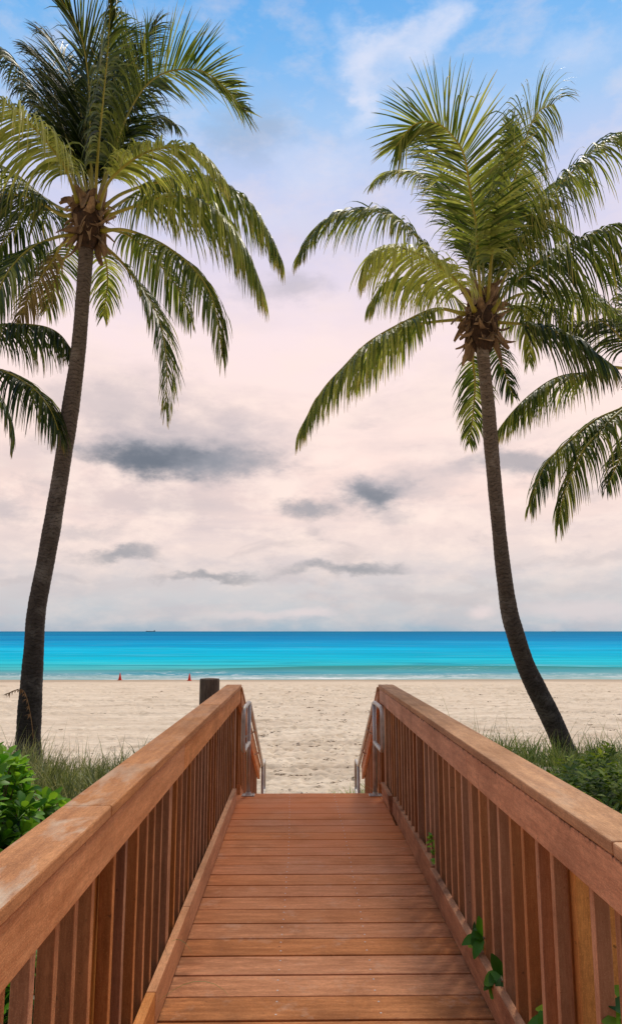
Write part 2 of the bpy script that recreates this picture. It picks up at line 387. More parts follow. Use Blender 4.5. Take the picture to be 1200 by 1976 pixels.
# ---------------------------------------------------------------- boardwalk
Y_END = 7.80; PITCHB = .2095
bw = thing('wooden_boardwalk', (.12, 3.5, 0), 'red brown plank boardwalk leading between two railings to the beach', 'boardwalk')
rg = random.Random(11)
y = Y_END; n_b = 0
while y > -1.2:
    y0, y1 = y - PITCHB + .0115, y
    mb = MB(); z = rg.uniform(-.0015, .0015)
    xe = .868 + rg.uniform(-.006, .006) - (.03 if 1 < n_b < 6 else 0)
    mb.box((-.650 + rg.uniform(-.004, .004), y0, -.036 + z), (xe, y1, z))
    b = mb.build('deck_board', M['deck'], bw, bevel=.004)
    if y > 3.0:
        for sx, jit in ((-.085, .004), (.367, .004)):
            for sy in (y0 + .045, y1 - .05):
                q = MB(); x_ = sx + rg.uniform(-jit, jit) + .010 * math.sin(y * 1.3); yy = sy + rg.uniform(-.006, .006)
                q.tube([(x_, yy, z - .002), (x_, yy, z + .0012)], [.0048, .0042], 10)
                s_ = q.build('screw', M['screw'])
                s_.parent = b; s_.matrix_parent_inverse = b.matrix_local.inverted() @ Matrix.Identity(4)
                s_.matrix_parent_inverse = Matrix.Identity(4)
    y -= PITCHB; n_b += 1
for x0 in (-.52, -.10, .34, .78):
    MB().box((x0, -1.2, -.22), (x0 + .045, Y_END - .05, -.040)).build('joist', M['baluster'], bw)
MB().box((-.650, Y_END - .045, -.24), (.87, Y_END - .005, -.041)).build('end_beam', M['fascia_left'], bw, bevel=.003)
for yy in (.3, 2.6, 5.0, 7.3):
    for x0 in (-.50, .66):
        MB().box((x0, yy, -1.6), (x0 + .14, yy + .14, -.225)).build('support_post', M['piling'], bw)
# kickboards on the deck edge
def plank(x0, x1, ya, yb, z0, z1, lean=0, sag=0, n=1, m=None, name='kickboard', parent=None, bevel=.004):
    mb = MB()
    mb.hexa([(x0, ya, z0), (x1, ya, z0), (x1, yb, z0), (x0, yb, z0), (x0 + lean, ya, z1 + sag), (x1 + lean, ya, z1 + sag), (x1 + lean, yb, z1), (x0 + lean, yb, z1)])
    return mb.build(name, m, parent, bevel=bevel)
for ya, yb in ((-1.2, 3.30), (3.304, 4.25), (4.254, 7.25)):
    plank(-.630, -.590, ya, yb, .022, .163, 0, 0, m=M['toe'], parent=bw)
for ya, yb, ln in ((-1.2, 4.9, .0), (4.905, 6.86, .008), (6.90, 7.50, -.010)):
    plank(.832 + ln, .870 + ln, ya, yb, .012 + abs(ln), .158 + abs(ln), ln, 0, m=M['toe_right'], parent=bw)
# stairs
ST_N = 6; z_b = -1.12
for i in range(1, ST_N + 1):
    zt = i * z_b / (ST_N + .2); ya = Y_END + .005 + (i - 1) * .40
    MB().box((-.55, ya - .02, zt - .04), (.80, ya + .41, zt)).build('stair_tread', M['deck'], bw, bevel=.004)
for x0 in (-.60, .805):
    p = [(x0, Y_END + .01, -.35), (x0 + .045, Y_END + .01, -.35), (x0 + .045, Y_END + 2.55, -1.35), (x0, Y_END + 2.55, -1.35),
         (x0, Y_END + .01, -.04), (x0 + .045, Y_END + .01, -.04), (x0 + .045, Y_END + 2.55, -1.04), (x0, Y_END + 2.55, -1.04)]
    MB().hexa(p).build('stair_stringer', M['fascia_left'], bw, bevel=.003)

# ---------------------------------------------------------------- railings
def railing(side):
    sx = -1 if side == 'L' else 1
    xi = .598 if side == 'L' else .828
    lab = ('sunlit wooden railing with pale worn patches on its cap, left of the walk' if side == 'L'
           else 'mould stained wooden railing with green leaves growing through it, right of the walk')
    r = thing('wooden_railing', (sx * xi, 3.5, 0), lab, 'railing')
    def bx(a, b, ya, yb, z0, z1, name, m, bev=.004):
        x0, x1 = sorted((sx * a, sx * b)); o = MB().box((x0, ya, z0), (x1, yb, z1)).build(name, m, r, bevel=bev); return o
    capm, fasm = (M['rail_left'], M['fascia_left']) if side == 'L' else (M['rail_right'], M['fascia_right'])
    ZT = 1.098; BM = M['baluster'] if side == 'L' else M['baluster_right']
    seams = (-1.2, 2.42, 5.6, 7.68) if side == 'L' else (-1.2, 2.0, 4.9, 6.55, 7.68)
    for a, b in zip(seams[:-1], seams[1:]):
        jz = random.uniform(-.0015, .0015)
        bx(xi - .009, xi + .146, a + .0015, b - .0015, ZT - .038 + jz, ZT + jz, 'cap_rail', capm, .006)
    seams = (-1.2, 3.98, 7.66) if side == 'L' else (-1.2, 3.72, 6.9, 7.66)
    for a, b in zip(seams[:-1], seams[1:]):
        bx(xi, xi + .036, a + .002, b - .002, ZT - .180, ZT - .045, 'side_rail', fasm, .003)
    posts = [.9 - 1.75, .95, 2.61 if side == 'L' else 2.575, 5.48, 7.50]
    wide = 3.77 if side == 'L' else 3.80
    y = wide + .09 + .12
    ys = [wide]
    while y < 7.40: ys.append(y); y += .168
    if side == 'L': ys += [3.57, 3.40, 3.23, 3.05, 2.85, 2.67, 2.41, 2.24, 2.07, 1.88, 1.70]; y = 1.53
    else: y = wide - .170
    while y > -.2: ys.append(y); y -= .170
    rr = random.Random(5 if side == 'L' else 6)
    for yb in ys:
        if yb != wide and side == 'R' and any(yp - .165 < yb < yp - .03 for yp in posts): continue
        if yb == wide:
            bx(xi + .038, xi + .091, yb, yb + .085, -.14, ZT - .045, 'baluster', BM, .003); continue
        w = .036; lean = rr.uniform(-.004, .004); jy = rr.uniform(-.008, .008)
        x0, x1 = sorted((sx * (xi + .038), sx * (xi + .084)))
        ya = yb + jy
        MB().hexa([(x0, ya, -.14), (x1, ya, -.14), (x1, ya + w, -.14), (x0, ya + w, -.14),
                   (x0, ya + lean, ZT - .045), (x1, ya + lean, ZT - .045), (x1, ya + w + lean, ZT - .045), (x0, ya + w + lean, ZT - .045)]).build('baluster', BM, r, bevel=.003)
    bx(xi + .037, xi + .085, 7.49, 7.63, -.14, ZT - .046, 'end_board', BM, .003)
    for yp in posts:
        if yp > -.5:
            p_ = bx(xi + .094, xi + .232, yp, yp + .14, -1.5, 1.00, 'post', M['post'], .005)
            if side == 'R' and abs(yp - 2.6) < .1:
                q = MB().tube([(xi + .235, yp - .002, .50), (xi + .235, yp + .01, .50)], .012, 12).build('bolt_hole', M['hole'])
                q.parent = p_
    # sloping stair part
    cA, cB = 7.55, 10.35
    if side == 'L': A, B = P(467.5, 1323, cA), P(503, 1476, cB)
    else: A, B = P(727, 1323, cA), P(696.5, 1476, cB)
    d = B - A
    def sl(t, dx, dz): 
        p = A + d * t; return (p.x + sx * dx, p.y, p.z + dz)
    def slab(t0, t1, x0, x1, z0, z1, name, m):
        x0, x1 = (x0, x1) if sx > 0 else (x1, x0)
        MB().hexa([sl(t0, x0, z0), sl(t0, x1, z0), sl(t1, x1, z0), sl(t1, x0, z0), sl(t0, x0, z1), sl(t0, x1, z1), sl(t1, x1, z1), sl(t1, x0, z1)]).build(name, m, r, bevel=.003)
    slab(.012, 1, 0, .14, -.042, 0, 'cap_rail', capm)
    slab(.012, .985, .005, .040, -.205, -.046, 'side_rail', M['fascia_left'] if side == 'L' else M['fascia_right'])
    slab(.0, .99, .004, .040, -1.12, -.98, 'kickboard', M['toe'])
    for k in range(15):
        t = .05 + k * .064
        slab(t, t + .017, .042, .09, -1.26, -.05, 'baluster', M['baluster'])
    for t in (.50, .95):
        p = A + d * t
        x0, x1 = sorted((p.x + sx * .095, p.x + sx * .235))
        MB().box((x0, p.y, -1.6), (x1, p.y + .14, p.z - .06)).build('post', M['post'], r, bevel=.004)
    return r
railing('L'); railing('R')

# ---------------------------------------------------------------- metal handrails
def smooth_path(pts, rad=.08, n=6):
    pts = [Vector(p) for p in pts]; out = [pts[0]]
    for i in range(1, len(pts) - 1):
        a, b, c = pts[i - 1], pts[i], pts[i + 1]
        d1, d2 = (a - b), (c - b); r = min(rad, d1.length * .45, d2.length * .45)
        p0, p2 = b + d1.normalized() * r, b + d2.normalized() * r
        for k in range(n + 1):
            t = k / n; out.append(p0 * (1 - t) ** 2 + b * 2 * t * (1 - t) + p2 * t * t)
    out.append(pts[-1]); return out
def handrail(side):
    sx = -1 if side == 'L' else 1
    base = P(479, 1535, 7.33) if side == 'L' else P(724, 1535, 7.33)
    X = base.x; yb = base.y
    top = P(484, 1357, 7.35) if side == 'L' else P(715, 1357, 7.35)
    Bt = P(507, 1478, 10.3) if side == 'L' else P(691.5, 1478, 10.3)
    h = thing('metal_handrail', (X, yb, 0), ('grey steel pipe handrail bolted to the deck beside the left railing' if side == 'L'
              else 'grey steel pipe handrail bolted to the deck beside the right railing'), 'handrail')
    zt = top.z; r_ = .0205
    T = Vector((X, yb, zt)); N0 = Vector((X + sx * .012, yb - .62, zt)); N1 = Vector((X + sx * .012, yb - .62, zt - .40)); N2 = Vector((X, yb + .0, zt - .40))
    Bt = Vector((Bt.x, Bt.y, Bt.z))
    E1 = Bt + Vector((0, .55, 0.0)); E2 = E1 + Vector((0, 0, -.45)); E3 = Vector((Bt.x, Bt.y, E2.z))
    MB().tube(smooth_path([N2, N1, N0, T, Bt, E1, E2, E3], .10), r_, 14).build('pipe_rail', M['metal'], h, smooth=True)
    MB().tube([(X, yb, .008), (X, yb, zt - .015)], r_, 14).build('pipe_post', M['metal'], h, smooth=True)
    MB().tube([(Bt.x, Bt.y, -1.45), (Bt.x, Bt.y, Bt.z)], r_, 14).build('pipe_post', M['metal'], h, smooth=True)
    pl = MB().box((X - .065, yb - .05, .0005), (X + .065, yb + .05, .010)).build('base_plate', M['metal'], h, bevel=.003)
    MB().tube([(X, yb, .010), (X, yb, .035)], [.034, .026], 16).build('collar', M['metal'], h)
    for a, b in ((-.05, -.035), (.05, -.035), (-.05, .035), (.05, .035)):
        q = MB().tube([(X + a, yb + b, .010), (X + a, yb + b, .017)], .008, 6).build('bolt', M['metal']); q.parent = pl
    for t in (.32, .66):
        p = T + (Bt - T) * t
        pts = [p, p + Vector((0, 0, -.05)), p + Vector((sx * .07, 0, -.085)), p + Vector((sx * .105, 0, -.05 - .06))]
        MB().tube(smooth_path(pts, .03), .009, 8).build('bracket', M['metal'], h, smooth=True)
handrail('L'); handrail('R')

# ---------------------------------------------------------------- piling, cones, ships
pb = P(405, 1309, 9.3)
pil = MB(); prof = [(.127, -1.6), (.126, 0), (.127, pb.z - .03), (.123, pb.z - .004), (.06, pb.z + .003), (.004, pb.z + .005)]
pil.tube([(pb.x, pb.y, z) for _, z in prof], [r for r, _ in prof], 20)
tag(pil.build('wooden_piling', M['piling'], smooth=False), 'short dark round wooden piling behind the left railing', 'post')
def cone(x, yb, w, label, c):
    b = P(x, yb, c); z0 = gz(b.x, b.y) + .02; b.z = z0
    t = thing('beach_cone', b, label, 'cone', 'orange cones at the water line')
    MB().tube([b + Vector((0, 0, .03)), b + Vector((0, 0, .4)), b + Vector((0, 0, .63)), b + Vector((0, 0, .66))], [.145, .08, .028, .02], 16).build('cone_body', M['cone'], t, smooth=True)
    MB().box((b.x - .19, b.y - .19, z0), (b.x + .19, b.y + .19, z0 + .035)).build('cone_base', M['cone'], t, bevel=.008)
cone(232, 1309, 6, 'red traffic cone at the water line, nearer the leaning left palm', 66)
cone(366, 1308, 6, 'red traffic cone at the water line, beside the wooden piling', 64.5)
def ship(x, c, L, label, tower=True):
    b = P(x, 1218, c); b.z = SEA
    t = thing('cargo_ship', b, label, 'ship')
    h = L * .052; mb = MB(); x0, x1 = b.x - L / 2, b.x + L / 2; w = L * .07
    mb.hexa([(x0 + h, b.y - w, b.z), (x1 - h, b.y - w, b.z), (x1 - h, b.y + w, b.z), (x0 + h, b.y + w, b.z),
             (x0, b.y - w, b.z + h * 1.3), (x1, b.y - w, b.z + h), (x1, b.y + w, b.z + h), (x0, b.y + w, b.z + h * 1.3)])
    mb.build('hull', M['hull'], t)
    MB().box((x1 - L * .14, b.y - w * .8, b.z + h), (x1 - L * .05, b.y + w * .8, b.z + h * 2.7)).build('bridge_house', M['hull'], t)
    MB().tube([(x1 - L * .09, b.y, b.z + h * 2.7), (x1 - L * .09, b.y, b.z + h * 3.5)], L * .006, 8).build('funnel', M['hull'], t)
    MB().tube([(x0 + L * .1, b.y, b.z + h), (x0 + L * .1, b.y, b.z + h * 2.2)], L * .005, 8).build('mast', M['hull'], t)
ship(291, 9000, 118, 'long dark cargo ship on the horizon left of centre')
ship(1067, 12000, 60, 'tiny dark ship on the horizon right of the leaning right palm')

# ---------------------------------------------------------------- palms
def catmull(pts, n):
    pts = [Vector(p) for p in pts]; P_ = [pts[0] * 2 - pts[1]] + pts + [pts[-1] * 2 - pts[-2]]
    out = []; seg = len(pts) - 1
    for i in range(n + 1):
        u = i / n * seg; k = min(int(u), seg - 1); t = u - k
        a, b, c, d = P_[k:k + 4]
        out.append(.5 * ((2 * b) + (c - a) * t + (2 * a - 5 * b + 4 * c - d) * t * t + (3 * b - a - 3 * c + d) * t ** 3))
    return out
def arclen(pts, n):
    L = [0]
    for a, b in zip(pts[:-1], pts[1:]): L.append(L[-1] + (b - a).length)
    out = []; j = 0
    for i in range(n + 1):
        s = L[-1] * i / n
        while j < len(L) - 2 and L[j + 1] < s: j += 1
        f = (s - L[j]) / max(1e-6, L[j + 1] - L[j]); out.append(pts[j].lerp(pts[j + 1], min(1, f)))
    return out, L[-1]
G = Vector((0, 0, -1))
def frond(palm, pix, c0, tone=.3, leaf=.85, droop=.5, roll=0., seed=0, m='frond', stalk_r=.034, t0=.2, fwd=.38, dens=1., kink=.16, stiffv=0.):
    rg = random.Random(seed)
    K = [P(x, y, c0 + dc) for x, y, dc in pix]
    pts, L = arclen(catmull(K, 60), 80)
    out = (pts[-1] - pts[0]); out.z = 0
    if out.length < .05: out = Vector((0, -1, 0))
    out.normalize()
    T = (pts[1] - pts[0]).normalized(); ref = Vector((0, 0, 1)) - out * .35
    N = (ref - T * ref.dot(T)).normalized()
    frames = []; Tp = T
    for i in range(len(pts)):
        T = (pts[min(i + 1, 80)] - pts[max(i - 1, 0)]).normalized()
        N = (Tp.rotation_difference(T) @ N); N = (N - T * N.dot(T)).normalized(); Tp = T
        Nr = Matrix.Rotation(roll * min(1, i / 25), 3, T) @ N
        frames.append((T, Nr, T.cross(Nr)))
    mb = MB(); n = int(L * 30 * dens)
    for side in (-1, 1):
        for k in range(n):
            t = t0 + (1 - t0) * ((k + rg.random() * .7) / n)
            i = min(80, t * 80); i0 = int(i); i1 = min(80, i0 + 1); f = i - i0
            p = pts[i0].lerp(pts[i1], f); T, Nn, Sd = frames[i0]
            u = (t - t0) / (1 - t0)
            prof = min(1, .45 + u * 2.6) * (1 - .62 * max(0, (u - .45) / .55) ** 1.4)
            if rg.random() < .05: prof *= rg.uniform(.35, .7)
            gn = noise.noise((k * .16, side * 3.1, seed * .7)); gn2 = noise.noise((k * .45, side * 7.7, seed * 1.3))
            ll = leaf * 1.22 * prof * rg.uniform(.80, 1.08)
            fw = fwd + .62 * u ** 2.2 + rg.uniform(-.09, .09) + .25 * gn2
            lift = .22 * (1 - u) + rg.uniform(-.10, .12)
            d = (Sd * side * math.cos(fw) + T * math.sin(fw) + Nn * (lift + stiffv) + G * max(0, droop - .2) * .75 * rg.uniform(.6, 1.3)).normalized()
            w = (.0125 + .007 * (1 - u)) * rg.uniform(.8, 1.15)
            ns = 6; step = ll / ns; dr = droop * rg.uniform(.7, 1.35) * (1 + .7 * gn); kk = rg.randint(2, 4) if rg.random() < kink else 99
            r_ = rg.random(); base = len(mb.v); q = p + Vector((0, 0, 0))
            tw = rg.uniform(-.9, .9)
            for s_ in range(ns + 1):
                wd = (T - d * T.dot(d))
                if wd.length < .2: wd = Nn - d * Nn.dot(d)
                wd.normalize(); wd = (wd + d.cross(wd) * tw * .8).normalized()
                ww = w * (1 - (s_ / ns) ** 2.2) * (.55 + .45 * min(1, s_ / 1.2)) + .0012
                mb.v.append(tuple(q + wd * ww)); mb.v.append(tuple(q - wd * ww))
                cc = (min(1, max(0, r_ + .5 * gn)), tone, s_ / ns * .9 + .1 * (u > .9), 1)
                mb.c += [cc, cc]
                q = q + d * step
                g = dr * (.34 + .55 * (s_ + 1) / ns)
                if s_ >= kk: g += .55
                d = (d + G * g).normalized()
            for s_ in range(ns):
                a = base + s_ * 2; mb.f.append((a, a + 1, a + 3, a + 2))
    o = mb.build('frond', M[m], palm)
    st = MB(); sub = pts[::2]
    rad = [stalk_r * (1 - .82 * (i / (len(sub) - 1)) ** .8) for i in range(len(sub))]
    rad[0] *= 1.5; rad[1] *= 1.25
    st.tube(sub, rad, 8)
    s_ = st.build('frond_stalk', M['stalk'], smooth=True); s_.parent = o
    s_.matrix_parent_inverse = Matrix.Identity(4)
    return o

def trunk_mat(name, low, high, z0, z1):
    m, t = mat(name); a = t.attr('along')[2]; p = t.pos()
    w = t.math('FRACT', t.math('ADD', t.math('MULTIPLY', a, 15.), t.math('MULTIPLY', t.noise(t.scale(p, (3, 3, 5)), 2.0, 4), 3.2)))
    n = t.noise(t.scale(p, (4, 4, 14)), 2.2, 6, .7); n2 = t.noise(p, 2.2, 5, .65); n3 = t.noise(p, 30, 5, .75)
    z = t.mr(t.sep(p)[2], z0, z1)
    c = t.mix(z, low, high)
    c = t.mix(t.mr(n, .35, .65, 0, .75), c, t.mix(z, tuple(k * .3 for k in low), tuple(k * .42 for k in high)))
    c = t.mix(t.mr(n2, .52, .68, 0, .55), c, t.mix(z, (.15, .145, .14), (.44, .38, .31)))
    c = t.mix(t.mr(n3, .60, .78, 0, .5), c, (.30, .26, .22))
    c = t.mix(t.mr(w, .0, .28, .75, 0), c, (.012, .009, .008))
    finish(t, c, .85, t.bump(t.math('ADD', n, n3), .7, .02), spec=.2); return m
def trunk(palm, pix, c0, m, name='trunk', seed=1):
    rg = random.Random(seed)
    ctr = [P(x, y, c) for x, y, w, c in pix]; wd = [w * c / F / 2 for x, y, w, c in pix]
    raw = catmull(ctr, 200); pts, L = arclen(raw, int(1))
    N = 420; pts, L = arclen(raw, N)
    ws = []
    for i in range(N + 1):
        u = i / N * (len(wd) - 1); k = min(int(u), len(wd) - 2); ws.append(wd[k] + (wd[k + 1] - wd[k]) * (u - k))
    seg = 28; V = []; A = []; Fc = []
    X0 = Vector((1, 0, 0))
    for i, p in enumerate(pts):
        T = (pts[min(i + 1, N)] - pts[max(i - 1, 0)]).normalized(); U = (X0 - T * X0.dot(T)).normalized(); W = T.cross(U)
        s = i / N * L
        for j in range(seg):
            a = 2 * math.pi * j / seg
            sj = s + .06 * noise.noise((math.cos(a) * 1.2, math.sin(a) * 1.2, s * 1.5))+ .02 * noise.noise((math.cos(a) * 3, math.sin(a) * 3, s * 6))
            ph = (sj * 13 + .6 * noise.noise((s * 3, 0, 5))) % 1
            r = ws[i] * (1 + .040 * (ph - .4) + .05 * noise.noise((s * 2.2, math.cos(a), math.sin(a))) + .02 * noise.noise((s * 9, 2 * math.cos(a), 2 * math.sin(a))))
            V.append(tuple(p + (U * math.cos(a) + W * math.sin(a)) * r)); A.append(sj)
    for i in range(N):
        for j in range(seg):
            a, b = i * seg + j, i * seg + (j + 1) % seg; Fc.append((a, b, b + seg, a + seg))
    Fc.append(tuple(range(N * seg, (N + 1) * seg)))
    me = bpy.data.meshes.new(name); me.from_pydata(V, [], Fc); me.materials.append(m)
    at = me.attributes.new('along', 'FLOAT', 'POINT'); at.data.foreach_set('value', np.array(A, dtype=np.float32)); me.shade_smooth()
    o = bpy.data.objects.new(name, me); C.objects.link(o); o.parent = palm; o.matrix_parent_inverse = Matrix.Translation(-Vector(palm.location))
    return o
def husks(palm, x, y, c, n, r, hgt, seed):
    rg = random.Random(seed); ctr = P(x, y, c)
    mb = MB()
    K = [ctr + Vector((0, 0, z)) for z in (-hgt * .62, -hgt * .3, 0, hgt * .3, hgt * .6)]
    mb.tube(K, [.11, r * .62, r * .72, r * .5, .07], 18)
    mb.v = [tuple(Vector(v) + Vector((rg.uniform(-.03, .03), rg.uniform(-.03, .03), rg.uniform(-.03, .03)))) for v in mb.v]
    mb.build('crown_core', M['core'], palm)
    for k in range(n):
        a = k * 2.399 + rg.uniform(-.3, .3); v = (k + .5) / n
        z = hgt * (-.50 + v * .95)
        o = Vector((math.cos(a), math.sin(a), 0))
        p = ctr + Vector((0, 0, z)) + o * r * .50
        up = 3.0 * (v - .42) + rg.uniform(-.6, .6)
        d = (o + Vector((0, 0, up))).normalized()
        ln = r * rg.uniform(.55, 1.15); w = rg.uniform(.06, .10) * r / .3
        if rg.random() < .3: w *= .5
        if rg.random() < .30: d = (o * .35 + Vector((0, 0, -1))).normalized()
        side = Vector((0, 0, 1)).cross(o); side = (side - d * side.dot(d)).normalized(); side = (side + rg.uniform(-.8, .8) * d.cross(side)).normalized()
        q = MB(); ns = 6; curl = rg.uniform(-.7, .5); th = .008; tw = rg.uniform(-.35, .35)
        pp = p.copy()
        for s_ in range(ns + 1):
            u = s_ / ns; side = (side + d.cross(side) * tw * .4).normalized(); nn = d.cross(side)
            ww = w * (1 - .75 * u ** 1.6) * (1.15 - .3 * math.sin(u * 3))
            f_ = ww * .45
            for ox, oz in ((-1, .45), (0, -.1), (1, .45), (1, .45 + .18), (0, .16), (-1, .45 + .18)):
                q.v.append(tuple(pp + side * ww * ox + nn * ww * oz))
            pp = pp + d * (ln / ns); d = (d + Vector((0, 0, curl * .5)) + o * rg.uniform(-.15, .15)).normalized()
        for s_ in range(ns):
            b = s_ * 6
            for j in range(6): q.f.append((b + j, b + (j + 1) % 6, b + 6 + (j + 1) % 6, b + 6 + j))
        q.f.append((0, 1, 2, 3, 4, 5)); q.f.append(tuple(ns * 6 + j for j in range(6)))
        q.build('leaf_base', M['husk'], palm)
    # ragged fibre strands
    for k in range(14):
        a = rg.uniform(0, 6.28); o = Vector((math.cos(a), math.sin(a), 0)); p = ctr + o * r * .5 + Vector((0, 0, hgt * rg.uniform(-.5, .3)))
        e = p + o * r * rg.uniform(.4, .9) + Vector((0, 0, rg.uniform(-.3, .15)))
        MB().tube([p, (p + e) / 2 + Vector((0, 0, .04)), e], [.010, .007, .002], 5).build('fibre_strand', M['husk'], palm)

def palm(name, label, base, trunk_pix, fronds, crown, tm, seed, husk_n=46, hr=.30, hh=.75):
    t = thing('palm_tree', base, label, 'palm tree', None)
    trunk(t, trunk_pix, 0, tm, seed=seed)
    cx, cy, cc = crown
    husks(t, cx, cy, cc, husk_n, hr, hh, seed)
    for i, f in enumerate(fronds):
        kw = dict(f[1]); frond(t, f[0], cc, seed=seed * 100 + i, **kw)
    return t
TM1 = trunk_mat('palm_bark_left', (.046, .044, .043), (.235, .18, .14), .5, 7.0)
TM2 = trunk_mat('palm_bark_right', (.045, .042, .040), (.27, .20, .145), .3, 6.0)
c1 = 12.6
b1 = P(54, 1452, 12.0)
left_tr = [(52, 1490, 52, 11.95), (55, 1430, 45, 12.0), (58, 1370, 42, 12.0), (65, 1270, 37, 12.05), (71, 1180, 34, 12.1), (86, 1100, 33, 12.15), (104, 1000, 33, 12.2), (117, 920, 31, 12.3),
           (128, 850, 31, 12.35), (138, 780, 33, 12.4), (149, 700, 29, 12.45), (157, 620, 27, 12.5), (163, 540, 26, 12.55), (168, 470, 28, 12.6), (171, 420, 20, 12.6)]
D = dict
LF = [
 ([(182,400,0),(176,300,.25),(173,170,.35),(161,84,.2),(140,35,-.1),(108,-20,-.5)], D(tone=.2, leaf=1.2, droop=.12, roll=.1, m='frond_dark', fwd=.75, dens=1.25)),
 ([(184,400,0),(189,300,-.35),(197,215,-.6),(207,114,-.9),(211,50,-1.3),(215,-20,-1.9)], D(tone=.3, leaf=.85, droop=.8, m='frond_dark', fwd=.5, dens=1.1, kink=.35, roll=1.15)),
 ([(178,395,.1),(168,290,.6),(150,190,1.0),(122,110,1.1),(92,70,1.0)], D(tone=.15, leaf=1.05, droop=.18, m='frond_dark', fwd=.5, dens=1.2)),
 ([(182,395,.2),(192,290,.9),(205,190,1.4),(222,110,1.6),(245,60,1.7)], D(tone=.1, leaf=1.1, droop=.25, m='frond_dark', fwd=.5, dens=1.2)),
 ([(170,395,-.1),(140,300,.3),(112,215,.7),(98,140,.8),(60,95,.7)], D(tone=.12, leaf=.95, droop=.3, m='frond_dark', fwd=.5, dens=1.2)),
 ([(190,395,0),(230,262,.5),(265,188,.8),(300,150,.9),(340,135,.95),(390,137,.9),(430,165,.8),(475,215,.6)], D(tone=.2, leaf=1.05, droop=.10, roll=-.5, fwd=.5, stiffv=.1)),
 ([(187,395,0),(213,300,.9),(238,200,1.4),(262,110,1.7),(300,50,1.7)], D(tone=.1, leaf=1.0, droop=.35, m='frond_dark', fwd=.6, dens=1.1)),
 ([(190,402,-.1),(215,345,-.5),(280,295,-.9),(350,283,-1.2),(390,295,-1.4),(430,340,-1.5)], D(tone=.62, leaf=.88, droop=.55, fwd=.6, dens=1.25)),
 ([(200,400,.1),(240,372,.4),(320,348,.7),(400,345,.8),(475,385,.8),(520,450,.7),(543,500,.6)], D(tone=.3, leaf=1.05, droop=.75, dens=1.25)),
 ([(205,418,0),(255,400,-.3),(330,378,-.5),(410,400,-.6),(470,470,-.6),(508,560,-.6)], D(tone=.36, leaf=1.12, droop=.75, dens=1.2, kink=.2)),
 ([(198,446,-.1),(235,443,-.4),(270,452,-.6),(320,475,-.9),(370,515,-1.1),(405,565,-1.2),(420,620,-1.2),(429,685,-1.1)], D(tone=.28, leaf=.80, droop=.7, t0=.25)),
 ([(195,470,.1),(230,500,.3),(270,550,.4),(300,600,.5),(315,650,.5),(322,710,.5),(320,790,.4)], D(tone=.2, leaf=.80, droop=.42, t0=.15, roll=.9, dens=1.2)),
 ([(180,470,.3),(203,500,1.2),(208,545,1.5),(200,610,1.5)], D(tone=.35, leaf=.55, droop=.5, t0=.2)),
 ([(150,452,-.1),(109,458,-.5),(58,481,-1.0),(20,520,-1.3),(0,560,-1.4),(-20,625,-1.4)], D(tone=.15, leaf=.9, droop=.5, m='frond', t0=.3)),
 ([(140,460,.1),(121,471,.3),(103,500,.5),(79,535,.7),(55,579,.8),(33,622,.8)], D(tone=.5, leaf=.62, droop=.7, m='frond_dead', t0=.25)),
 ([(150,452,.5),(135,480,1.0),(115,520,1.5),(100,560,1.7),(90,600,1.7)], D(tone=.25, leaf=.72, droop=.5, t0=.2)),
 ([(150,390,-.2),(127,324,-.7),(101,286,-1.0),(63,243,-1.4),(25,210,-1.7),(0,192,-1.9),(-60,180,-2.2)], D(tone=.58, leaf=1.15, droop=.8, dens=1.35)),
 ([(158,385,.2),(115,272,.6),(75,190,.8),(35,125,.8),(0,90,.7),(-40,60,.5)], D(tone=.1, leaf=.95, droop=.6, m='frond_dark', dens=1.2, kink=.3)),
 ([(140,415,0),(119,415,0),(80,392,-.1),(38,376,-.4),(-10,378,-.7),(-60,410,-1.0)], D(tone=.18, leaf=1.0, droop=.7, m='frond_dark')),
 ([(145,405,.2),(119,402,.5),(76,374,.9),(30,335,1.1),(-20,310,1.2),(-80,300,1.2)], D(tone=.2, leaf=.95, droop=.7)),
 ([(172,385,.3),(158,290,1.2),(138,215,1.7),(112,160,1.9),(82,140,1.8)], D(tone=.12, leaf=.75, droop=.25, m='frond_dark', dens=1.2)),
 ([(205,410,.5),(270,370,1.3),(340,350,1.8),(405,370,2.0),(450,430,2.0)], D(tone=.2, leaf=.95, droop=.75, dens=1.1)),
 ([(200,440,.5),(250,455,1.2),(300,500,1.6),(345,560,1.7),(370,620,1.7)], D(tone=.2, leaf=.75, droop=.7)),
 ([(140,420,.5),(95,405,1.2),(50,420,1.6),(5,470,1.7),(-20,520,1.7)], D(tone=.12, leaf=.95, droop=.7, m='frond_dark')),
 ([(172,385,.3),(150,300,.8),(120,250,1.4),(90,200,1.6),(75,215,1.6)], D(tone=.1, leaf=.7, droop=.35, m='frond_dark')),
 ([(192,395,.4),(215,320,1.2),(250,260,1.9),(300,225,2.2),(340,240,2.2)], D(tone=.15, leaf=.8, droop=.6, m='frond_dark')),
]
palm('palm_tree', 'tall palm on the left with a dark curved trunk and full crown', b1, left_tr, LF, (172, 425, c1), TM1, 3, 60, .36, .85)
c2 = 12.5
right_tr = [(1112, 1500, 48, 11.9), (1090, 1452, 41, 12.0), (1078, 1420, 39, 12.0), (1060, 1380, 38, 12.0), (1035, 1330, 35, 12.0), (1012, 1280, 34, 12.05), (996, 1230, 31, 12.05), (982, 1180, 29, 12.1), (972, 1110, 27, 12.1), (963, 1030, 27, 12.15),
            (955, 950, 27, 12.2), (947, 860, 28, 12.3), (941, 780, 26, 12.35), (933, 700, 23, 12.4), (928, 650, 24, 12.45), (926, 610, 18, 12.5)]
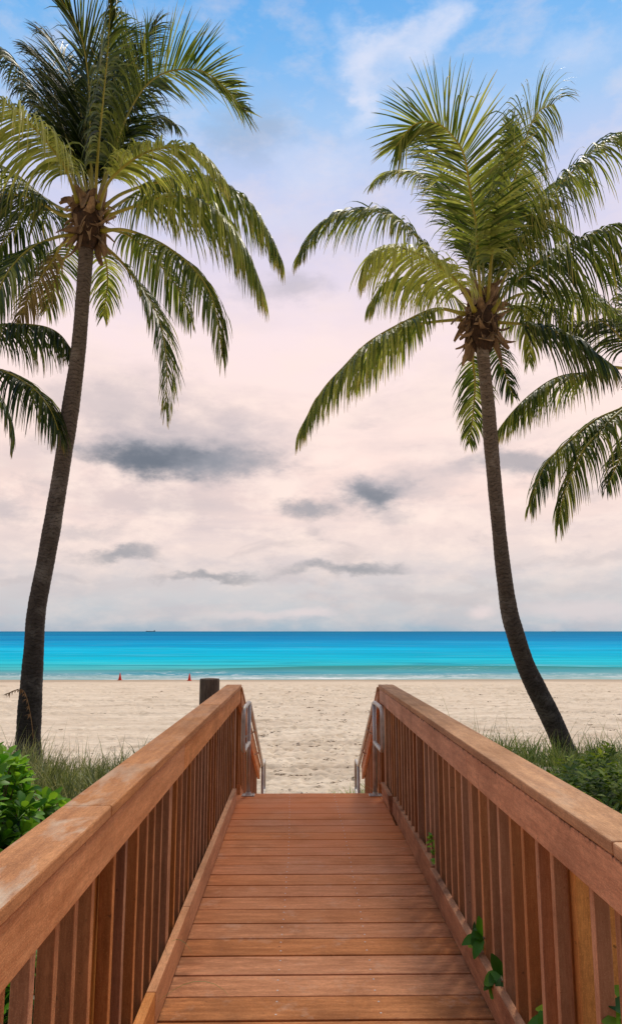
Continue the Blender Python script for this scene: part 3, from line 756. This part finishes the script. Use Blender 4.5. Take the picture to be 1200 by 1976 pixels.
RF = [
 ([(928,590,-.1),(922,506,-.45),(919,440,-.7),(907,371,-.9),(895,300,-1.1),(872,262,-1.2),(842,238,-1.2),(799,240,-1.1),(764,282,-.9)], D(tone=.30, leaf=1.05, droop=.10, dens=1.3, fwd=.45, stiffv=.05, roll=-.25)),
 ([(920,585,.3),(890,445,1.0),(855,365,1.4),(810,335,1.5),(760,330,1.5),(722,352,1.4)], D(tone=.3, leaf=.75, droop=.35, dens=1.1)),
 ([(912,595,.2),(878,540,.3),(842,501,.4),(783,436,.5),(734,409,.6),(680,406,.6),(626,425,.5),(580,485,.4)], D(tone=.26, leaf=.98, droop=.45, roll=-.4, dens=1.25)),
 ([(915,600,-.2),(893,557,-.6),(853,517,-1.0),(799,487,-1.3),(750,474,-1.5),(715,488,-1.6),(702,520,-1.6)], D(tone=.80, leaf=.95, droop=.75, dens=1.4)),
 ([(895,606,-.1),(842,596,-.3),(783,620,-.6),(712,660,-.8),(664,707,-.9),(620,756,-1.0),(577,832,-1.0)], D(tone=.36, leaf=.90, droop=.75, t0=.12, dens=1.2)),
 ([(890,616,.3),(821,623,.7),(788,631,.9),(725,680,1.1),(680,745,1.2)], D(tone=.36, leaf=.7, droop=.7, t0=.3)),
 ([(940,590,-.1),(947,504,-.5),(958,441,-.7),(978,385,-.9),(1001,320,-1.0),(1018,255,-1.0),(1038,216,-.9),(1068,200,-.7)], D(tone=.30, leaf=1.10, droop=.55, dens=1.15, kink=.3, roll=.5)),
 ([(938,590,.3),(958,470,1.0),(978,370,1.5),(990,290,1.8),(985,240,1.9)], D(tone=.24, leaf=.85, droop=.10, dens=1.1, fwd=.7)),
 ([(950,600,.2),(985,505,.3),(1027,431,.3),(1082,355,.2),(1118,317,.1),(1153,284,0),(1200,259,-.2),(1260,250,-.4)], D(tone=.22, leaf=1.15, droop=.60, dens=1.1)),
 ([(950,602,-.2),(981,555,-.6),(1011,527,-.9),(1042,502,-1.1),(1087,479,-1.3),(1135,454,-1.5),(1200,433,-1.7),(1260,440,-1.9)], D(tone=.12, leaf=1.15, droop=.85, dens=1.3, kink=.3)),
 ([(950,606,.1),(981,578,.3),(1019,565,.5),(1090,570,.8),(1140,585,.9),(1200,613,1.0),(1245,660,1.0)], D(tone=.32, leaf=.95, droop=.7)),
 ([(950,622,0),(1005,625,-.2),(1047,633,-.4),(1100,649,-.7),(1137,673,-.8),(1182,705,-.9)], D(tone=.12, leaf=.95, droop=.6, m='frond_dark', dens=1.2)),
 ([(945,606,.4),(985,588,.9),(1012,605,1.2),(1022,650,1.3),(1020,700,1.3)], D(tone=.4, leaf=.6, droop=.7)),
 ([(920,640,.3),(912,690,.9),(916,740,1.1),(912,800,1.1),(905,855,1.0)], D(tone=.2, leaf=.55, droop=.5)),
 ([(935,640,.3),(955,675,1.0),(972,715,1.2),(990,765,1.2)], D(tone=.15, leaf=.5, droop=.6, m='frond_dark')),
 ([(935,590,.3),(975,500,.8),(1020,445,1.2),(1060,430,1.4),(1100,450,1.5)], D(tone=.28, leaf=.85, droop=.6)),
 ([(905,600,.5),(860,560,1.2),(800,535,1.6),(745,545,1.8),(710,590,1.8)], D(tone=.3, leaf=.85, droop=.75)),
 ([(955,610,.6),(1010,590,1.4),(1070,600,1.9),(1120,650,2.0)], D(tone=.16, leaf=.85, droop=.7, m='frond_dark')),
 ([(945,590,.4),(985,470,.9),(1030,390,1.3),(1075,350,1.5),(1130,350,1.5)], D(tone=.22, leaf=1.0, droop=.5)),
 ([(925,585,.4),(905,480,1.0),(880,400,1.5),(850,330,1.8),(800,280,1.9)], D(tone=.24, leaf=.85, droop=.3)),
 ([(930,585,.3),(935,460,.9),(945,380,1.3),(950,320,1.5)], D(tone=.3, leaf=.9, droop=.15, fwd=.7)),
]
palm('palm_tree', 'tall palm on the right with a trunk bending out of the dune grass', P(1090, 1455, 12.0), right_tr, RF, (929, 615, c2), TM2, 4, 64, .37, .95)
c3 = 14.5
right2 = [(1330, 1480, 40, 14.0), (1310, 1300, 34, 14.1), (1275, 1050, 28, 14.2), (1250, 850, 25, 14.4), (1236, 720, 22, 14.5)]
R2F = [
 ([(1225,715,-.1),(1175,708,-.3),(1129,719,-.5),(1089,724,-.7),(1058,736,-.8),(1018,765,-.9),(987,796,-1.0),(966,822,-1.0)], D(tone=.24, leaf=.95, droop=.75, dens=1.2)),
 ([(1228,760,-.1),(1200,786,-.3),(1150,809,-.5),(1097,852,-.7),(1058,888,-.8),(1037,928,-.9),(1021,975,-.9)], D(tone=.16, leaf=.85, droop=.8, t0=.1)),
 ([(1228,770,-.2),(1184,804,-.6),(1153,836,-.9),(1124,870,-1.1),(1100,920,-1.2),(1084,967,-1.2),(1078,1010,-1.2)], D(tone=.22, leaf=.85, droop=.8, t0=.1)),
 ([(1235,780,0),(1216,840,.1),(1195,885,.2),(1170,940,.2)], D(tone=.12, leaf=.6, droop=.7, m='frond_dark')),
 ([(1230,700,.2),(1190,620,.7),(1145,565,1.0),(1095,525,1.2),(1060,520,1.3)], D(tone=.22, leaf=.9, droop=.35)),
 ([(1235,700,.2),(1215,600,.6),(1190,520,.9),(1150,470,1.1)], D(tone=.2, leaf=.95, droop=.4)),
 ([(1238,700,0),(1260,600,.2),(1290,500,.2),(1340,440,.1)], D(tone=.2, leaf=.95, droop=.5)),
 ([(1228,700,-.3),(1195,650,-.9),(1160,620,-1.3),(1120,620,-1.6)], D(tone=.14, leaf=.8, droop=.6, m='frond_dark')),
 ([(1240,720,0),(1300,700,0),(1370,740,0),(1420,820,0)], D(tone=.2, leaf=.9, droop=.7)),
]
palm('palm_tree', 'palm mostly outside the right edge, its low fronds reaching into view', P(1330, 1470, 14.0), right2, R2F, (1236, 715, c3), TM2, 5, 36, .30, .7)
c4 = 13.4
left2 = [(-130, 1480, 44, 13.0), (-125, 1300, 38, 13.1), (-115, 1050, 31, 13.2), (-100, 850, 28, 13.3), (-88, 690, 24, 13.4)]
L2F = [
 ([(-75,672,-.1),(-40,640,-.3),(0,627,-.5),(53,626,-.6),(92,632,-.7),(118,647,-.8),(137,672,-.8)], D(tone=.14, leaf=.85, droop=.9, m='frond_dark', dens=1.4)),
 ([(-75,690,-.2),(-40,705,-.6),(0,713,-.9),(39,732,-1.1),(74,758,-1.3),(100,795,-1.4),(113,830,-1.4)], D(tone=.14, leaf=1.0, droop=.65, m='frond_dark', dens=1.3, fwd=.5)),
 ([(-80,700,0),(-30,740,.1),(0,765,.2),(20,805,.2),(24,860,.2)], D(tone=.12, leaf=.6, droop=.7, m='frond_dark')),
 ([(-82,660,.3),(-60,570,.8),(-25,515,1.2),(20,490,1.5),(60,495,1.6)], D(tone=.12, leaf=.9, droop=.6, m='frond_dark')),
 ([(-82,660,.3),(-70,540,.5),(-40,450,.7),(0,400,.8)], D(tone=.12, leaf=.9, droop=.5, m='frond_dark')),
 ([(-95,660,0),(-150,600,0),(-220,600,0),(-280,680,0)], D(tone=.2, leaf=.9, droop=.7)),
 ([(-95,690,0),(-150,720,0),(-200,800,0)], D(tone=.2, leaf=.8, droop=.7)),
]
palm('palm_tree', 'palm mostly outside the left edge, only dark frond ends in view', P(-130, 1475, 13.0), left2, L2F, (-88, 680, c4), TM1, 6, 30, .30, .7)

# ---------------------------------------------------------------- vegetation
def blade(mb, p, d, ln, w, bend, tone, rg, ns=5, side=None):
    d = Vector(d).normalized(); q = Vector(p); r_ = rg.random(); base = len(mb.v)
    az = rg.uniform(0, 6.28); wd = Vector((math.cos(az), math.sin(az), 0)) if side is None else side
    for s_ in range(ns + 1):
        u = s_ / ns; ww = w * (1 - u ** 1.8) + .0006
        mb.v.append(tuple(q + wd * ww)); mb.v.append(tuple(q - wd * ww)); cc = (r_, tone, u * .85, 1); mb.c += [cc, cc]
        q = q + d * (ln / ns); d = (d + G * bend * (.12 + .35 * u)).normalized()
    for s_ in range(ns):
        a = base + s_ * 2; mb.f.append((a, a + 1, a + 3, a + 2))
def grass_patch(name, n, region, hmin, hmax, tone, m, label, seed, clump=.12, dens=None):
    rg = random.Random(seed); mb = MB(); x0, x1, y0, y1 = region; k = 0; tries = 0
    while k < n and tries < n * 6:
        tries += 1
        cx, cy = rg.uniform(x0, x1), rg.uniform(y0, y1)
        if dens and not dens(cx, cy, rg): continue
        hh = rg.uniform(hmin, hmax); ct = tone + rg.uniform(-.12, .15)
        for _ in range(rg.randint(12, 26)):
            x, y = cx + rg.gauss(0, clump * .4), cy + rg.gauss(0, clump * .4)
            a = rg.uniform(0, 6.28); s = rg.uniform(.1, .75)
            blade(mb, (x, y, gz(x, y) - .02), (math.cos(a) * s, math.sin(a) * s, 1), hh * rg.uniform(.6, 1.3), rg.uniform(.003, .0065) * (1 + y * .05), rg.uniform(.5, 1.7), ct + rg.uniform(-.1, .1), rg)
            k += 1
    o = mb.build(name, M[m]); tag(o, label, 'grass', kind='stuff'); return o
def dl(x, y, rg): return noise.noise((x * 1.3, y * 1.3, 0)) > -.25 and (y < 12.6 + .5 * math.sin(x * 1.1))
grass_patch('dune_grass', 15000, (-7.5, -.95, 6.3, 12.6), .40, .68, .22, 'grass', 'dry grey green dune grass between the left railing and the sand', 21, .16, dl)
grass_patch('dune_grass', 15000, (1.2, 7.5, 7.6, 13.2), .30, .55, .24, 'grass_green', 'lush green dune grass around the foot of the right palm', 22, .16, lambda x, y, r: y < 12.9 + .5 * math.sin(x * 1.1))
grass_patch('dune_grass', 9000, (-3.4, -.95, 1.0, 6.3), .42, .80, .16, 'grass', 'long grass growing beside the near part of the left railing', 23, .16)
grass_patch('dune_grass', 9000, (1.15, 4.6, 1.0, 7.0), .20, .36, .20, 'grass_green', 'green grass growing beside the near part of the right railing', 24, .16)
rg = random.Random(31)
mb = MB()   # tall stems
for k in range(150):
    L_ = rg.random() < .6
    x = rg.uniform(-6, -1.0) if L_ else rg.uniform(1.7, 6.5); y = rg.uniform(9, 12.4)
    a = rg.uniform(0, 6.28); s = rg.uniform(.05, .5)
    blade(mb, (x, y, gz(x, y)), (math.cos(a) * s, math.sin(a) * s, 1), rg.uniform(.7, 1.05), .004, rg.uniform(.2, 1.3), rg.uniform(.2, .6), rg, 7)
tag(mb.build('tall_grass_stems', M['grass']), 'scattered taller thin grass stems rising above the dune grass on both sides', 'grass', kind='stuff')
# sea oats plume beside left palm
def sea_oat(x, y, c, label, flip=1):
    b = P(x, y, c); g = gz(b.x, b.y); base = Vector((b.x + .35 * flip, b.y, g))
    t = thing('sea_oat', base, label, 'grass')
    pts = catmull([base, base + Vector((.02, 0, .6)), b + Vector((.18 * flip, 0, .02)), b + Vector((-.10 * flip, 0, .0))], 20)
    MB().tube(pts, [.004] * 21, 5).build('stem', M['plume'], t)
    mb = MB(); rg = random.Random(int(x)); mb.c = []
    for i in range(10, 21):
        for k in range(6):
            p = pts[i]; a = rg.uniform(0, 6.28); d = Vector((math.cos(a) * .6 - .6 * flip, math.sin(a) * .5, -.6 + rg.uniform(-.3, .3)))
            blade(mb, p, d, rg.uniform(.05, .10), .009, .8, .5, rg, 3)
    mb.build('seed_head', M['plume'], t)
sea_oat(26, 1338, 11.6, 'brown drooping sea oat plume just left of the left palm trunk')

def leafpoly(mb, p, d, nrm, ln, w, tone, rg, curl=.3, obov=True, ns=4):
    d = d.normalized(); s = d.cross(nrm)
    if s.length < .1: s = d.cross(Vector((1, .3, 0)))
    s.normalize(); n_ = s.cross(d); r_ = rg.random(); q = Vector(p); b = len(mb.v)
    for i in range(ns + 1):
        u = i / ns
        ww = w * (math.sin(math.pi * min(1, u ** 1.5 * .86 + .03)) if obov else math.sin(math.pi * min(.97, u * .9 + .06)))
        for k, off in ((-1, .22), (0, 0), (1, .22)):
            mb.v.append(tuple(q + s * ww * k + n_ * ww * off)); mb.c.append((r_, tone, u * .6, 1))
        q = q + d * (ln / ns); d = (d - n_ * curl * .3 + G * .06).normalized(); n_ = s.cross(d)
    for i in range(ns):
        a = b + i * 3; mb.f += [(a, a + 1, a + 4, a + 3), (a + 1, a + 2, a + 5, a + 4)]
def glossy_shrub(ctr, rad, n, leaf, label, seed, m='glossy', group=None, tone=.3, cut=None, name='leafy_shrub'):
    rg = random.Random(seed); ctr = Vector(ctr); g = gz(ctr.x, ctr.y)
    t = thing(name, (ctr.x, ctr.y, g), label, 'shrub', group)
    mb = MB(); stems = MB(); root = Vector((ctr.x, ctr.y, g - .05))
    for k in range(n):
        while True:
            v = Vector((rg.gauss(0, 1), rg.gauss(0, 1), rg.gauss(0, 1))).normalized()
            if v.z > -.45: break
        rr = rg.uniform(.55, 1.05) * (1 + .22 * noise.noise(v * 2.2 + Vector((seed, 0, 0))))
        p = ctr + Vector((v.x * rad[0], v.y * rad[1], v.z * rad[2])) * rr
        if p.z < g or (cut and cut(p)): continue
        ax = (v * .7 + Vector((rg.uniform(-.4, .4), rg.uniform(-.4, .4), .7))).normalized()
        u1 = ax.orthogonal().normalized(); u2 = ax.cross(u1)
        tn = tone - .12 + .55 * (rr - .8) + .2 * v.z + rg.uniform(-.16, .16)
        nl = rg.randint(8, 12)
        for j in range(nl):
            a = j * 2.4 + rg.uniform(-.2, .2); el = .25 + .75 * j / nl
            d = (u1 * math.cos(a) + u2 * math.sin(a)) * (1.05 - el * .8) + ax * el
            leafpoly(mb, p - ax * .02 + ax * .02 * j / nl, d, ax, leaf * rg.uniform(.7, 1.1), leaf * .22 * rg.uniform(.8, 1.15), tn, rg, curl=rg.uniform(.1, .5))
        if rg.random() < .35:
            mid = (root + p) / 2 + Vector((0, 0, -.1)); stems.tube(catmull([root, mid, p], 6), [.012, .01, .009, .008, .006, .005, .004], 5, cap=False)
    mb.build('foliage', M[m], t, smooth=True)
    if stems.v: stems.build('stem', M['twig'], t)
    return t
cutL = lambda p: p.x > -.80 and p.z < 1.1
cutR = lambda p: p.x < 1.12 and p.z < 1.1
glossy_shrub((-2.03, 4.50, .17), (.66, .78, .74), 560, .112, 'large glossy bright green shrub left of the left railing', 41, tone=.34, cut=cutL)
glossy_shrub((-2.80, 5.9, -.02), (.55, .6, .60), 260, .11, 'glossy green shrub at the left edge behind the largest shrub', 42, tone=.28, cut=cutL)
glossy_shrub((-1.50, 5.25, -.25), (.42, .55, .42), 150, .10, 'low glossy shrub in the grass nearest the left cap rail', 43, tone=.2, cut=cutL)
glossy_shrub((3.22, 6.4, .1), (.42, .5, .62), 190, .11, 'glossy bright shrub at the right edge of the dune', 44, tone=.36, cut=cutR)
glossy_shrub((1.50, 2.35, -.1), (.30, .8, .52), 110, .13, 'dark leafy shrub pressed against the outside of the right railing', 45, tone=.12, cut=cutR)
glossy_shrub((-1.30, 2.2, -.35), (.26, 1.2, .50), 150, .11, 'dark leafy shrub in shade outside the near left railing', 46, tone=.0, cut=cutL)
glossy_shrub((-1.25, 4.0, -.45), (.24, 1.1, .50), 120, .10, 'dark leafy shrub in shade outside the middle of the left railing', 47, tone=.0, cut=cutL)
def small_shrub(ctr, rad, n, label, seed, tone=.3):
    rg = random.Random(seed); ctr = Vector(ctr); g = gz(ctr.x, ctr.y)
    t = thing('ground_creeper', (ctr.x, ctr.y, g), label, 'plant', None)
    mb = MB(); st = MB()
    for k in range(n):
        while True:
            v = Vector((rg.gauss(0, 1), rg.gauss(0, 1), rg.gauss(0, 1))).normalized()
            if v.z > -.2: break
        rr = rg.uniform(.6, 1.0) * (1 + .35 * noise.noise(v * 2.8 + Vector((seed * 3, 0, 0))))
        p = ctr + Vector((v.x * rad[0], v.y * rad[1], v.z * rad[2] * 1.15 + .06)) * rr
        if cutR(p) or p.z < g - .1: continue
        ax = (v * .5 + Vector((rg.uniform(-.7, .7), rg.uniform(-.7, .7), .8))).normalized(); u1 = ax.orthogonal().normalized(); u2 = ax.cross(u1)
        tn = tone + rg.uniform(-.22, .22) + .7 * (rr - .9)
        for j in range(7):
            a = j * 2.4; d = u1 * math.cos(a) + u2 * math.sin(a) + ax * rg.uniform(.1, .6)
            leafpoly(mb, p + ax * .012 * j, d, ax, rg.uniform(.05, .085), rg.uniform(.014, .022), tn, rg, .2, False, 2)
    mb.build('foliage', M['creeper'], t, smooth=True)
small_shrub((2.35, 5.9, -.38), (.85, .95, .74), 1500, 'dense small leaved creeper right of the right railing, nearest mound', 51, .30)
small_shrub((3.30, 7.5, -.50), (1.0, .9, .72), 1400, 'small leaved creeper mound beyond the nearest one by the right edge', 52, .26)
small_shrub((1.9, 7.6, -.62), (.6, 1.0, .46), 700, 'low small leaved creeper beside the far end of the right railing', 53, .26)
small_shrub((1.75, 4.3, -.40), (.60, 1.3, .74), 1300, 'shaded creeper behind the near balusters of the right railing', 54, .14)
small_shrub((2.5, 4.5, -.35), (.8, 1.0, .80), 1200, 'small leaved mound outside the middle of the right railing', 55, .25)

# plants poking through the right railing
def sprig(name, pts, label, leaves, seed, big):
    rg = random.Random(seed); K = catmull(pts, 16); base = K[0]
    t = thing(name, base, label, 'plant')
    MB().tube(K, [.004] * 17, 5).build('stem', M['twig'], t)
    for k in range(leaves):
        mb = MB()
        i = rg.randint(4, 16); p = K[i]
        if big:
            d = Vector((rg.uniform(-1, -.1), rg.uniform(-1, .4), rg.uniform(-.5, .8)))
            leafpoly(mb, p, d, Vector((-.3, -.6, .8)), rg.uniform(.07, .115), rg.uniform(.022, .034), .3 + rg.uniform(-.2, .15), rg, .4, False, 5)
        else:
            d = Vector((rg.uniform(-1, .6), rg.uniform(-1, 1), rg.uniform(-.3, 1)))
            leafpoly(mb, p, d, Vector((0, -.5, .8)), rg.uniform(.03, .05), rg.uniform(.007, .011), .5, rg, .2, False, 3)
        mb.build('leaf', M['glossy'], t, smooth=True)
sprig('leafy_vine', [(.99, 3.85, .0), (.90, 3.78, .16), (.875, 3.70, .21), (.86, 3.62, .235)], 'broad leaved sprig poking over the right kickboard, farther of the two', 11, 61, True)
sprig('leafy_vine', [(.99, 3.52, -.02), (.90, 3.45, .12), (.875, 3.40, .17), (.862, 3.33, .18)], 'broad leaved sprig poking over the right kickboard, nearer of the two', 10, 62, True)
sprig('leafy_vine', [(1.15, 2.98, .0), (1.0, 2.92, .22), (.93, 2.86, .25), (.90, 2.82, .22)], 'large leaves squeezed between balusters just before the near right post', 12, 63, True)
sprig('leafy_vine', [(1.2, 2.42, .2), (1.05, 2.36, .48), (.99, 2.30, .55), (.96, 2.28, .5)], 'large leaves between balusters at the bottom right corner', 14, 64, True)
sprig('small_weed', [(.95, 4.98, -.05), (.88, 4.92, .18), (.85, 4.88, .30), (.84, 4.84, .36)], 'small leaved weed growing through the middle of the right railing', 34, 65, False)
# thin grass stems leaning over the deck
rg = random.Random(71)
for (x, y, z, dx, dy, ln, lab) in ((-.66, 3.75, .10, .5, -.5, .34, 'thin green grass blade leaning over the near left kickboard'),
                              (-.64, 3.35, .05, .8, .0, .42, 'long thin grass blade bent across the deck near the left kickboard'),
                              (.80, 7.30, .04, -.6, -.3, .40, 'dry grass stems at the foot of the right handrail'),
                              (-.40, 7.95, -.3, .3, .2, .75, 'upright grass stems beside the left stair handrail')):
    mb = MB()
    for k in range(1 if z > .04 else 3): blade(mb, (x, y, z), (dx + rg.uniform(-.2, .2), dy + rg.uniform(-.2, .2), .9), ln, .0028, .9, .35, rg, 9, side=Vector((.2, 1, 0)).normalized())
    tag(mb.build('grass_blade', M['grass_green']), lab, 'grass')
# tuft with white flowers beside the stair foot, right
tb = P(706, 1545, 12.0); tb.z = gz(tb.x, tb.y)
t = thing('flowering_weed', tb, 'green weed tuft with white flowers at the foot of the right stair rail', 'plant')
mb = MB()
for k in range(320):
    a = rg.uniform(0, 6.28); s = rg.uniform(.2, 1.3); x, y = tb.x + rg.gauss(-.12, .22), tb.y + rg.gauss(0, .25)
    blade(mb, (x, y, gz(x, y)), (math.cos(a) * s, math.sin(a) * s, 1), rg.uniform(.12, .34), .005, 1.2, .42, rg)
mb.build('foliage', M['grass_green'], t)
for k in range(7):
    p = tb + Vector((rg.uniform(-.02, .16), -.2 + rg.uniform(-.1, .1), rg.uniform(.10, .26))); mb = MB()
    for j in range(5):
        a = j * 1.2566; leafpoly(mb, p, Vector((math.cos(a), -.3, math.sin(a))), Vector((0, -1, .2)), .035, .012, .5, rg, .1, False, 2)
    mb.build('flower', M['petal'], t)
# seaweed scraps on the sand
rg = random.Random(81); mb = MB()
for k in range(620):
    y = 10.8 * (50 / 10.8) ** rg.random(); x = rg.choice((rg.gauss(.28, .2), rg.gauss(.03, .07), rg.uniform(-.55, .55))) * y
    if (x < -1.2 or x > 1.6) and y < 14: continue
    g = gz(x, y) + .012; s = rg.uniform(.2, .85) * (1 + y * .035)
    for j in range(rg.randint(3, 9)):
        a = rg.uniform(0, 6.28); px_, py_ = x + rg.gauss(0, .07) * s, y + rg.gauss(0, .05) * s
        dx, dy = math.cos(a) * .045 * s, math.sin(a) * .03 * s; zz = g + rg.uniform(.0, .02) * s; b = len(mb.v)
        mb.v += [(px_ - dx, py_ - dy, zz), (px_ + dy * .3, py_ - dx * .3, zz + .012 * s), (px_ + dx, py_ + dy, zz), (px_ - dy * .3, py_ + dx * .3, zz + .004)]
        mb.f.append((b, b + 1, b + 2, b + 3))
tag(mb.build('seaweed_scraps', M['weed']), 'small dark dry seaweed scraps scattered over the sand', 'seaweed', kind='stuff')

# ---------------------------------------------------------------- sun and sky
SUN_EL, SUN_AZ = R(56), R(22)      # azimuth measured from +Y towards +X
sd = bpy.data.lights.new('sun', 'SUN'); sd.energy = 2.6; sd.angle = R(12); sd.color = (1, .90, .74)
so = bpy.data.objects.new('sun', sd); C.objects.link(so)
dv = Vector((math.sin(SUN_AZ) * math.cos(SUN_EL), math.cos(SUN_AZ) * math.cos(SUN_EL), math.sin(SUN_EL)))
so.rotation_euler = dv.to_track_quat('Z', 'Y').to_euler(); so.location = dv * 50
W = bpy.data.worlds.new('World'); S.world = W; W.use_nodes = True; W.node_tree.nodes.clear(); t = NT(W.node_tree)
dirv = t.n.new('ShaderNodeTexCoord').outputs['Generated']
dirv = t.vmath('NORMALIZE', dirv)
x_, y_, z_ = t.sep(dirv)
el = t.math('MULTIPLY', t.math('ARCSINE', z_), 57.2958); az = t.math('MULTIPLY', t.math('ARCTAN2', x_, y_), 57.2958)
nw = t.vmath('SUBTRACT', t.noise(t.scale(dirv, (5, 5, 9)), 1.6, 6, .62, color=True), (.5, .5, .5))
nwx, nwy, _ = t.sep(nw)
nf = t.noise(t.scale(dirv, (6, 6, 13)), 2.2, 8, .62); nl = t.noise(t.scale(dirv, (3, 3, 22)), 1.4, 6, .6)
def azel(px_, py_):
    d = (P(px_, py_, 1) - Vector((0, 0, CAMZ))).normalized(); return math.degrees(math.atan2(d.x, d.y)), math.degrees(math.asin(d.z))
E = lambda py_: max(0, min(1, azel(600, py_)[1] / 90.))
elw = t.math('ADD', el, t.math('MULTIPLY', nwy, 10.))
elw = t.math('MAXIMUM', elw, 0.)
f = t.math('DIVIDE', elw, 60.)
def srgb(r, g, b): return tuple(((v / 255) / 12.92 if v / 255 < .04045 else ((v / 255 + .055) / 1.055) ** 2.4) for v in (r, g, b))
base = t.ramp(t.math('DIVIDE', t.math('MAXIMUM', t.math('ADD', el, t.math('MULTIPLY', nwy, 3.)), 0.), 90.), [(0, srgb(150, 178, 200)), (E(1190), srgb(188, 197, 208)), (E(1130), srgb(208, 204, 209)), (E(1060), srgb(234, 216, 213)), (E(960), srgb(250, 224, 216)), (E(800), srgb(255, 231, 224)),
         (E(650), srgb(250, 230, 233)), (E(520), srgb(224, 216, 236)), (E(380), srgb(196, 206, 241)), (E(240), srgb(158, 198, 244)), (E(100), srgb(112, 180, 242)), (E(-40), srgb(84, 166, 236)), (.66, srgb(150, 190, 230)), (.80, srgb(245, 228, 215))])  # last stops: unseen zenith made cream to warm the light from overhead
# real sky under the cloud veil
sky = t.n.new('ShaderNodeTexSky'); sky.sky_type = 'NISHITA'; sky.sun_disc = False; sky.sun_elevation = SUN_EL; sky.sun_rotation = SUN_AZ; sky.air_density = 1.2
col = base
def blob(px_, py_, rx, ry, a, hard=.55, warp=4.0):
    A, B = azel(px_, py_); ra, rb = rx / F * 57.3, ry / F * 57.3
    u = t.math('DIVIDE', t.math('ADD', t.math('SUBTRACT', az, A), t.math('MULTIPLY', nwx, warp * 2.2)), ra)
    v = t.math('DIVIDE', t.math('ADD', t.math('SUBTRACT', el, B), t.math('MULTIPLY', nwy, warp)), rb)
    d = t.math('SQRT', t.math('ADD', t.math('MULTIPLY', u, u), t.math('MULTIPLY', v, v)))
    return t.mr(t.math('ADD', d, t.math('MULTIPLY', t.math('SUBTRACT', nf, .5), .9)), 1.1, hard - .4, 0, a, smooth=True)
def over(mask, c):
    global col
    col = t.mix(mask, col, c)
# general streaks
over(t.math('MULTIPLY', t.mr(nl, .50, .72, 0, .55), t.mr(el, 1, 22, 1, .0)), srgb(196, 188, 198))
nb1 = t.noise(t.vmath('ADD', t.scale(dirv, (7, 7, 17)), (3, 5, 1)), 1.1, 9, .60, .5)
over(t.math('MULTIPLY', t.mr(nb1, .45, .30, 0, .62), t.math('MULTIPLY', t.mr(el, 0, 5, .25, 1), t.mr(el, 10, 22, 1, .15))), srgb(198, 186, 188))
nb2 = t.noise(t.vmath('ADD', t.scale(dirv, (2.6, 2.6, 9)), (1.3, 2, 4)), 1.3, 6, .55, .6)
over(t.math('MULTIPLY', t.mr(nb2, .50, .36, 0, .32), t.mr(el, 14, 26, 1, .1)), srgb(196, 184, 190))
over(t.math('MULTIPLY', t.mr(nf, .46, .66, 0, .8), t.math('MULTIPLY', t.mr(el, 3, 8, .25, 1), t.mr(el, 12, 24, 1, .3))), srgb(255, 234, 225))

# pale cloud puffs high up
for b_ in ((720, 110, 130, 70, .85), (690, 200, 60, 60, .8), (830, 60, 80, 55, .7), (760, 60, 60, 40, .6), (620, 330, 150, 60, .4), (1090, 90, 120, 50, .35), (600, 430, 200, 60, .3)):
    over(blob(*b_, hard=.3, warp=7.), srgb(222, 228, 248))
# grey clouds
G1, G2, G3 = srgb(104, 110, 122), srgb(146, 148, 158), srgb(188, 180, 186)
for b_, c_ in (((340, 850, 270, 90, .75), G3), ((250, 770, 160, 60, .4), G3), ((60, 900, 120, 60, .3), G3), ((330, 878, 220, 54, .95), G2), ((300, 882, 150, 38, .95), G1), ((440, 885, 90, 30, .5), G2), ((735, 965, 115, 56, .6), G3), ((735, 963, 88, 42, .95), G2), ((735, 963, 50, 26, .6), G1), ((605, 975, 62, 30, .8), G2), ((760, 1010, 60, 24, .4), G3),
               ((1000, 893, 110, 28, .7), G2), ((880, 905, 80, 20, .35), G3), ((540, 560, 110, 40, .40), G2), ((470, 260, 110, 60, .30), G2), ((240, 1066, 140, 20, .8), G2), ((180, 1018, 120, 22, .5), G3), ((410, 1113, 120, 16, .8), G2), ((660, 1102, 150, 19, .85), G2), ((820, 935, 130, 50, .4), G3), ((300, 960, 200, 40, .35), G3),
               ((10, 990, 60, 30, .6), G3), ((840, 970, 70, 24, .35), G3), ((200, 770, 140, 40, .35), G3), ((1150, 1080, 120, 20, .4), G3), ((90, 1110, 110, 14, .4), G3), ((900, 1150, 300, 20, .35), G3)):
    over(blob(*b_, warp=5.0, hard=.55), c_)
for b_ in ((500, 1186, 150, 12, .5), (600, 1184, 60, 14, .6), (915, 1178, 36, 18, .8), (1130, 1178, 150, 20, .5)):
    over(blob(*b_, warp=2.5, hard=.6), srgb(226, 214, 218))
# unseen sky behind the camera, dimmed to deepen shade on near faces
behind = t.mr(y_, -.7, .35, .42, 1.)
col = t.vmath('MULTIPLY', col, t.comb(behind, behind, behind))
veil = t.mix(.92, sky.outputs[0], t.vmath('MULTIPLY', col, (11.45, 11.15, 10.85)))
bg = t.n.new('ShaderNodeBackground'); t.put(bg.inputs[0], veil); bg.inputs[1].default_value = .095
ow = t.n.new('ShaderNodeOutputWorld'); t.l.new(bg.outputs[0], ow.inputs[0])
S.cycles.max_bounces = 6; S.cycles.transparent_max_bounces = 4
